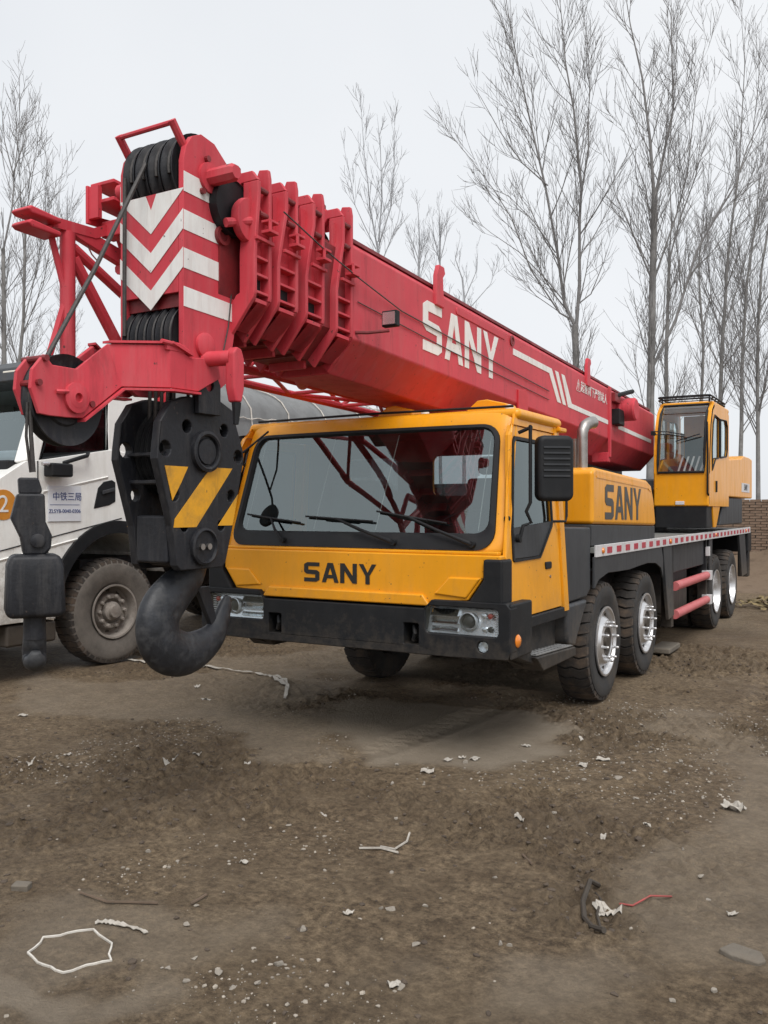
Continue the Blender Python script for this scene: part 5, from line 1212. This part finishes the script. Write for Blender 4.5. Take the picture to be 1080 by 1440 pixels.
text('ZLSYB-0040-0306',.055,M['bluetext'],sg,'sign_number',Matrix.Translation((X1+.014,.83,1.735))@XFACE)
MB().box(X1+.0125,X1+.0135,.64,1.02,1.800,1.806).build('sign_rule',M['bluetext'],sg)
dc=MB().lathe([(.15,0),(.15,.004),(0,.004)],(X1+.001,.10,1.80),'x',28).build('number_disc',M['orange'],wt)
text('2',.24,M['white'],dc,'disc_number',Matrix.Translation((X1+.0075,.10,1.80))@XFACE)
MB().path([(X1+.02,.62,2.20),(X1+.16,.50,2.22),(X1+.17,.42,2.21)],.02,8).build('mirror_bar',M['chrome'],wt)
MB().box(X1+.02,X1+.16,.55,.82,2.09,2.23).build('mirror_base',M['black'],wt,bevel=.02)
MB().path([(X1+.05,.78,2.24),(X1+.10,1.05,2.33),(X1+.03,1.12,2.36)],.022,8).build('mirror_strut',M['black'],wt)
MB().box(X1-.30,X1+.006,-.185,.05,1.08,1.30).build('headlamp',M['reflector'],wt,bevel=.03)
MB().box(X0+.05,X1-.02,-.24,-.05,.50,.92).build('bumper',M['grey'],wt,bevel=.04)
MB().box(X1-.35,X1-.02,.15,.75,.38,.60).build('step_box',M['black'],wt,bevel=.03)
# arch trim
at=[]
for r_ in (.80,.93): at.append([(1.55+r_*math.cos(R_(a)),.66+(r_+.03)*math.sin(R_(a))) for a in range(178,28,-6)])
tr=MB().loft([[(X1+.02,a,b) for a,b in at[0]],[(X1+.025,a,b) for a,b in at[1]],[(X1-.25,a,b) for a,b in at[1]]],cap=(False,False),closed=False)
tr.build('wheel_arch',M['black'],wt,solid=.025,off=0)
MB().box(X1-.02,X1+.02,2.02,2.09,1.42,1.50).build('arch_marker',M['redlens'],wt)
# wheels
ty2,tr2=make_tyre(.60,.31,.30,44,.02,zig=False)
fix(ty2); fix(tr2,30)
rm2=fix(MB().lathe([(.305,.150),(.305,.162),(.285,.160),(.276,.12),(.268,.04),(.24,.015),(.215,.02),(.198,.07),(.19,.09),(.145,.095),(.135,.06),(.11,.06),(.105,.12),(.075,.135),(.07,.175),(.035,.18),(.005,.182)],(0,0,0),'x',48,cap=(0,1)).mesh('rim'))
nt2=fix(MB().lathe([(.024,0),(.024,.03),(.016,.045),(0,.046)],(0,0,0),'x',8).mesh('lug_nut'))
for m_,k_ in ((ty2,'dustrubber'),(tr2,'treadmud'),(rm2,'dustrim'),(nt2,'dustrim')): m_.materials.append(M[k_])
for y in (1.55,5.6,6.95):
    for s_,x in ((1,X1-.17),(-1,X0+.17)):
        wh=sub_empty('wheel',wt,(x,y,.61),0 if s_>0 else math.pi); wh.rotation_euler[2]+= R_(-4) if y<2 else 0
        inst('tyre',ty2,wh); inst('tread',tr2,wh); inst('rim',rm2,wh)
        for k in range(10):
            an=2*math.pi*k/10; inst('lug_nut',nt2,wh,(.088,.170*math.cos(an),.170*math.sin(an)))
            inst('hand_hole',hole,wh,(.0145,.238*math.cos(an+.3),.238*math.sin(an+.3)))
wc=MB()
for x in (X0+.75,X1-.75): wc.box(x-.06,x+.06,.3,9.3,.72,1.0)
wc.build('chassis_frame',M['black'],wt)
MB().box(X0+.2,X1-.2,1.2,2.2,.75,1.2).build('engine',M['black'],wt)
# body and headboard
MB().box(X0-.0,X1-.02,2.42,9.4,1.18,2.84).build('cargo_body',M['grey'],wt,bevel=.03)
for i in range(8): MB().box(X1-.02,X1+.04,2.55+i*.9,2.65+i*.9,1.15,2.80).build('body_rib',M['grey'],wt,bevel=.01)
MB().box(X0+.1,X1-.05,2.25,2.40,2.3,3.18).build('headboard',M['bright_red'],wt,bevel=.02)
# tarpaulin
def tz(x,y):
    u=(x-(X0+X1)/2)/((X1-X0)/2+.05); u=max(-1,min(1,u))
    k=y*1.03; sag=.05*math.sin(k*6.28)**2
    return 2.92+(.72-sag)*math.sqrt(max(0,1-abs(u)**2.4))+.02*math.sin(y*9+x*4)
ny,nx=90,36; vs=[];fs=[]
for j in range(ny+1):
    y=2.46+6.95*j/ny
    for i in range(nx+1):
        u=-1+2*i/nx; u=math.copysign(1-(1-abs(u))**1.6,u)
        x=(X0+X1)/2+u*((X1-X0)/2+.05); z=tz(x,y)
        if i in (0,nx): z=2.72+.03*math.sin(y*7)
        elif i in (1,nx-1): z=2.93+.02*math.sin(y*11)
        vs.append((x,y,z))
for j in range(ny):
    for i in range(nx): a=j*(nx+1)+i; fs.append((a,a+1,a+nx+2,a+nx+1))
o_=MB().add(vs,fs).build('tarpaulin',M['tarp'],wt,ang=80)
for k,(ya,yb) in enumerate(((3.25,3.9),(4.15,4.75),(5.2,5.75),(6.3,6.85),(7.5,7.9),(8.6,8.9))):
    pts=[]
    for i in range(25):
        x=X0+.02+(X1-X0)*i/24; y=ya+(yb-ya)*i/24; pts.append((x,y,tz(x,y)+.03))
    pts.append((X1+.06,yb,2.75)); MB().path(pts,.010,5).build('tie_cord',M['cord'],o_)
pts=[(X1+.055+.01*math.sin(i*2.1),3.6+i*.09,2.97+.012*math.sin(i*1.7)+.004*i) for i in range(42)]
MB().path(pts,.008,5).build('hem_cord',M['cord'],o_)

# ================================================================== DEBRIS ON THE GROUND
def g(x,y): return float(gh(np.array([x]),np.array([y]))[0])
def rock_mesh(seed,flat=.6):
    b=bmesh.new(); bmesh.ops.create_icosphere(b,subdivisions=2,radius=1); r=random.Random(seed+40)
    dirs=[Vector((r.gauss(0,1),r.gauss(0,1),r.gauss(0,1))).normalized() for _ in range(14)]; ds=[r.uniform(.35,.8) for _ in dirs]
    for v in b.verts:
        for d,k in zip(dirs,ds):
            e=v.co.dot(d)-k
            if e>0: v.co-=d*e
        v.co*=1+r.uniform(-.05,.05); v.co.z*=flat
    m=bpy.data.meshes.new('stone'); b.to_mesh(m); b.free(); m.materials.append(M['stone']); return m
rocks=[rock_mesh(i,.45+.08*i) for i in range(7)]
def stone(x,y,r,label='small pale stone lying on the brown mud',group='pale stones scattered over the mud',k=None,name='stone'):
    o=bpy.data.objects.new(name,rocks[k if k is not None else random.randrange(7)]); COL.objects.link(o)
    o.location=(x,y,g(x,y)+r*.22); o.scale=(r,r*random.uniform(.65,1),r*random.uniform(.7,1)); o.rotation_euler=(random.uniform(-.2,.2),random.uniform(-.2,.2),random.uniform(0,6.3))
    tag(o,label,'stone',group); return o
named=[(1.87,-2.30,.035),(1.63,-2.08,.038),(1.75,-1.98,.026),(1.42,-2.45,.03),(1.98,-2.62,.03),(1.5,-2.72,.032),(1.90,-1.55,.02),(2.75,-1.05,.035),(2.83,-1.32,.024),(2.62,-.82,.02),(2.2,-.1,.03),(2.02,.2,.045),(1.83,.08,.03),(1.95,.55,.028),(2.35,.75,.03),(2.9,.4,.03),(2.55,.1,.025),(1.1,-1.1,.022),(.6,-.2,.03),(.25,-.5,.03),(1.35,.25,.03),(1.0,.05,.03),(2.98,-2.05,.026),(2.86,-2.2,.02),(1.35,-2.9,.03),(1.46,-2.95,.022),(1.52,-2.88,.026),(1.28,-3.0,.028)]
for x,y,r in named: stone(x,y,r*.8)
rs_=random.Random(3)
for i in range(190):
    t=rs_.random(); y=-3.3+t*6.5; x=rs_.uniform(.3+.0*t,3.4) if rs_.random()<.75 else rs_.uniform(-2.5,.5)
    if (0<y<8 and -1.4<x<1.4 and y>.6) or float(silt_mask(np.array([x]),np.array([y]))[0])>.4: continue
    stone(x,y,.007+.017*rs_.random()**2)
# grit: far too many to count
def grit():
    r=np.random.default_rng(9); V=[];F=[]; base=[]
    ico=bmesh.new(); bmesh.ops.create_icosphere(ico,subdivisions=1,radius=1); iv=np.array([v.co[:] for v in ico.verts]); jf=np.array([[v.index for v in f.verts] for f in ico.faces]); ico.free()
    n=15000
    x=r.uniform(-1.8,3.6,n); y=-3.6+r.random(n)**1.2*6.2
    dn=fbm(x,y,.9,3,77); keep=r.random(n)<np.clip((dn-.47)*6,.02,1)*(silt_mask(x,y)<.4); x=x[keep];y=y[keep]; n=len(x)
    z=gh(x,y); s=.0022+.009*r.random(n)**3
    sc=np.stack([s*r.uniform(.7,1.4,n),s*r.uniform(.7,1.2,n),s*r.uniform(.4,.9,n)],1); a=r.uniform(0,6.28,n)
    P=iv[None]*(1+r.uniform(-.25,.25,(n,len(iv),1)))*sc[:,None,:]
    ca,sa=np.cos(a)[:,None],np.sin(a)[:,None]
    Q=np.stack([P[:,:,0]*ca-P[:,:,1]*sa+x[:,None],P[:,:,0]*sa+P[:,:,1]*ca+y[:,None],P[:,:,2]+(z+s*.2)[:,None]],2).reshape(-1,3)
    FF=(jf[None]+np.arange(n)[:,None,None]*len(iv)).reshape(-1,3)
    m=bpy.data.meshes.new('grit'); m.from_pydata(Q.tolist(),[],FF.tolist()); m.materials.append(M['gravel'])
    o=bpy.data.objects.new('grit',m); COL.objects.link(o); tag(o,'fine grit and pebbles strewn over the muddy yard',None,kind='stuff')
    # mud crumbs
    n=12000; x=r.uniform(-4,3.8,n); y=-3.8+r.random(n)**1.2*9; rm=rough_mask(x,y); keep=r.random(n)<np.clip(rm*.9,.12,1)*(silt_mask(x,y)<.4); x=x[keep];y=y[keep]; n=len(x)
    z=gh(x,y); s=.0035+.016*r.random(n)**2.6
    sc=np.stack([s*r.uniform(.7,1.5,n),s*r.uniform(.7,1.3,n),s*r.uniform(.4,.8,n)],1); a=r.uniform(0,6.28,n)
    P=iv[None]*(1+r.uniform(-.3,.3,(n,len(iv),1)))*sc[:,None,:]
    ca,sa=np.cos(a)[:,None],np.sin(a)[:,None]
    Q=np.stack([P[:,:,0]*ca-P[:,:,1]*sa+x[:,None],P[:,:,0]*sa+P[:,:,1]*ca+y[:,None],P[:,:,2]+(z+s*.1)[:,None]],2).reshape(-1,3)
    FF=(jf[None]+np.arange(n)[:,None,None]*len(iv)).reshape(-1,3)
    m=bpy.data.meshes.new('mud_crumbs'); m.from_pydata(Q.tolist(),[],FF.tolist()); m.materials.append(mat('mud_crumb',(.082,.062,.046),.95,var=.3,vscale=5,bump=.4))
    o=bpy.data.objects.new('mud_crumbs',m); COL.objects.link(o); tag(o,'crumbs of dark brown mud over the churned ground',None,kind='stuff')
grit()
def strip(name,label,cat,pts,width,m,seed=0,group=None,lift=.006,thick=.003):
    """ribbon or tape lying on the ground"""
    r=random.Random(seed); P=catmull([(a,b,0) for a,b in pts],6); vs=[]
    for i,p in enumerate(P):
        t=(P[min(i+1,len(P)-1)]-P[max(i-1,0)]).normalized(); nrm=Vector((-t.y,t.x,0)); w_=width*r.uniform(.6,1.2)
        for s_ in (-1,1):
            q=p+nrm*w_*s_*.5; vs.append((q.x,q.y,g(q.x,q.y)+lift+r.uniform(0,.010)))
    fs=[(2*i,2*i+1,2*i+3,2*i+2) for i in range(len(P)-1)]
    o=MB().add(vs,fs).build(name,M[m],None,solid=thick,off=0); tag(o,label,cat,group); return o
def cordpath(name,label,cat,pts,r,m,lift=.004,closed=False,n=7,group=None):
    P=[Vector((a,b,g(a,b)+r+lift)) for a,b in pts]
    o=MB().path(P,r,n,closed=closed).build(name,M[m],None); tag(o,label,cat,group); return o
# angular pale loop of strapping
hx=[(.60,-3.175),(.655,-2.99),(.72,-2.885),(.83,-2.92),(.88,-3.0),(.875,-3.06),(.89,-3.16),(.86,-3.215)]
P=[]
for (a,b),(c_,d_) in zip(hx[:-1],hx[1:]):
    for k in range(4): P.append((a+(c_-a)*k/4+random.uniform(-.003,.003),b+(d_-b)*k/4+random.uniform(-.003,.003)))
P.append(hx[-1])
hx2=[(.60,-3.175),(.70,-3.20),(.77,-3.235),(.80,-3.25)]
from math import hypot
def loop_strap():
    ring=[(.605,-3.18),(.60,-3.13),(.64,-2.99),(.70,-2.90),(.76,-2.895),(.83,-2.935),(.872,-3.0),(.885,-3.06),(.875,-3.13),(.845,-3.19),(.80,-3.215),(.80,-3.245),(.76,-3.235),(.70,-3.215),(.65,-3.20)]
    px_=[(37,1343),(62,1322),(95,1313),(130,1310),(158,1328),(153,1352),(120,1360),(90,1368),(62,1360)]
    F=Vector((-math.sin(YAW),math.cos(YAW),0)); Rv=Vector((math.cos(YAW),math.sin(YAW),0)); out_=[]
    for a,b in px_:
        Z=1.75*1230/(b-717); p=Vector((3.546,-5.43,1.75))+F*Z+Rv*((a-540)/1230*Z); out_.append((p.x,p.y))
    d=[]
    for i in range(len(out_)):
        a=out_[i]; b=out_[(i+1)%len(out_)]
        for k in range(3): d.append((a[0]+(b[0]-a[0])*k/3,a[1]+(b[1]-a[1])*k/3))
    r=random.Random(5); d=[(a+r.uniform(-.007,.007),b+r.uniform(-.007,.007)) for a,b in d]; d=d[-2:]+d+[d[0]]
    cordpath('strap_loop','pale angular loop of flat strapping lying on the mud','strap',d,.0050,'cord',n=4,lift=-.001)
loop_strap()
def gp(px,py):
    Z=1.75*1230/(py-717); F=Vector((-math.sin(YAW),math.cos(YAW),0)); Rv=Vector((math.cos(YAW),math.sin(YAW),0)); p=Vector((3.546,-5.43,1.75))+F*Z+Rv*((px-540)/1230*Z); return (p.x,p.y)
def gl_(l): return [gp(a,b) for a,b in l]
strip('paper_scrap','curled pale bark-like strip beside the strapping loop','scrap',gl_([(133,1302),(150,1300),(170,1303),(190,1308),(206,1314)]),.022,'litter',4)
cordpath('rubber_hose','short bent piece of black rubber hose','hose',gl_([(842,1243),(830,1255),(820,1272),(822,1288),(833,1302),(850,1318)]),.012,'black')
cordpath('rubber_strip','thin dark rubber strip curled beside the bent hose','strip',gl_([(838,1258),(845,1268),(840,1285),(846,1305)]),.006,'black')
cordpath('red_tube','thin faded red plastic tube','tube',gl_([(872,1277),(890,1271),(915,1266),(945,1262)]),.0042,'redtube',lift=.001)
strip('paper_scrap','crumpled pale scrap between the black hose and red tube','scrap',gl_([(838,1278),(850,1276),(862,1281),(875,1283)]),.05,'litter',5)
strip('plastic_tape','long pale plastic tape trailing under the hook block','tape',gl_([(285,938),(310,943),(345,948),(372,954),(385,962),(400,972)]),.05,'litter',6,lift=.015)
strip('plastic_tape','forked pale tape end bending down by the bumper shadow','tape',gl_([(372,954),(392,960),(404,972),(400,985)]),.035,'litter',7,lift=.02)
strip('plastic_tape','flat pale tape by the white truck front wheel','tape',gl_([(112,930),(140,932),(175,931),(205,934)]),.05,'litter',8,lift=.012)
def scrap(name,label,px,py,w_,h,seed,m='litter',group=None):
    r=random.Random(seed); x,y=gp(px,py); n=6; vs=[]
    a=r.uniform(0,3.1)
    for i in range(n+1):
        for j in range(n+1):
            u=(i/n-.5)*w_*(1+r.uniform(-.1,.1)); v=(j/n-.5)*w_*.7*(1+r.uniform(-.1,.1)); xx=x+u*math.cos(a)-v*math.sin(a); yy=y+u*math.sin(a)+v*math.cos(a)
            vs.append((xx,yy,g(xx,yy)+.004+h*(.5+.5*math.sin(i*1.3+seed)*math.cos(j*1.1+seed))*r.uniform(.5,1)))
    fs=[(i*(n+1)+j,(i+1)*(n+1)+j,(i+1)*(n+1)+j+1,i*(n+1)+j+1) for i in range(n) for j in range(n)]
    o=MB().add(vs,fs).build(name,M[m],None,solid=.003,off=0); tag(o,label,'litter',group)
scrap('plastic_bag','crumpled white plastic bag on the mud beside the crane',1031,1141,.12,.06,2)
GL='small scraps of pale litter'; LL='small crumpled pale scrap trodden into the mud'
for i,(a,b,w_) in enumerate([(289,984,.09),(32,1007,.07),(277,968,.06),(234,1072,.05),(247,1067,.06),(276,1062,.06),(348,1072,.06),(455,1146,.05),(601,1087,.09),(630,1071,.07),(668,1070,.08),(730,1152,.05),(848,1073,.09),(820,1080,.08),(848,1180,.04),(490,1283,.05),(555,1385,.05),(845,1280,.04),(910,1162,.05),(1030,1284,.04),(43,1076,.05),(95,1063,.05),(228,1036,.05),(343,1215,.04),(650,1068,.05),(820,1047,.05),(740,1052,.06)]):
    scrap('litter_scrap',LL,a,b,w_,.018,20+i,group=GL)
for i,(pts,lab) in enumerate(((gl_([(535,1192),(555,1196),(572,1185),(576,1172)]),'bent pale twig curling upwards on open mud'),(gl_([(505,1195),(535,1194),(560,1200)]),'straight thin twig beside the bent pale twig'),(gl_([(112,1260),(150,1272),(195,1274),(222,1274)]),'dark thin root lying beyond the strapping loop'),(gl_([(268,1275),(280,1268),(290,1262)]),'short brown stick on bare mud'),(gl_([(735,1200),(748,1216)]),'tiny brown stick near the pale scraps'))):
    cordpath('stick',lab,'stick',pts,.006,'wood' if i>1 else 'litter',n=5)
x,y=gp(1045,1342)
cb=MB().prism([(-.085,-.03),(-.03,-.05),(.07,-.045),(.09,-.01),(.06,.045),(-.05,.05)],'z',-.012,.016).build('concrete_slab',M['concrete'],None,bevel=.008); cb.location=(x,y,g(x,y)+.006); cb.rotation_euler=(.05,.04,-.1); tag(cb,'flat broken slab of grey brown concrete','slab')
x,y=gp(30,1250); cb=MB().box(-.04,.04,-.025,.025,-.01,.022).build('brick_fragment',M['concrete'],None,bevel=.006); cb.location=(x,y,g(x,y)+.004); cb.rotation_euler=(.1,.0,.4); tag(cb,'small grey brick fragment alone on smooth mud','fragment')
# heap of dry leaves and rubbish near the rear wheels
lv=MB(); r=random.Random(8)
for i in range(260):
    x=1.9+r.gauss(0,.45); y=11.6+r.gauss(0,.35); z=max(0,.22*math.exp(-((x-1.9)/.6)**2-((y-11.6)/.5)**2))*r.random()+.02; a=r.uniform(0,6.3); s_=r.uniform(.05,.12)
    d=Vector((math.cos(a),math.sin(a),r.uniform(-.4,.4)))*s_; e=Vector((-math.sin(a),math.cos(a),r.uniform(-.4,.4)))*s_*.6; c=Vector((x,y,z+.03))
    lv.add([c-d,c+e,c+d,c-e],[(0,1,2,3)])
tag(lv.build('leaf_heap',mat('dry_leaves',(.20,.15,.07),.9,var=.5,vscale=5),None,recalc=False),'yellowish heap of dry leaves and rubbish behind the rear wheel',None,kind='stuff')

for o in jib.children: 
    if o.name.split('.')[0] in ('end_post','end_diagonal','foot_chord','upper_brace','drilled_plate','head_bar','fork_plate','hinge_cheek','hinge_back','hinge_plate','hinge_pin','ring_clip'): o.location.y+=.075
for o in aux.children:
    m_=o.data
    for v in m_.vertices:
        if v.co.y<-2.03: v.co.y=-2.03+(v.co.y+2.03)*.95
for o in crane.children:
    if o.type=='MESH' and o.name.startswith('hoist_rope'):
        for v in o.data.vertices:
            if v.co.y<-2.03: v.co.y=-2.03+(v.co.y+2.03)*.95
ah.location.y+=.013; ah.scale=(.93,.93,.93)
ah.location.z+=.045
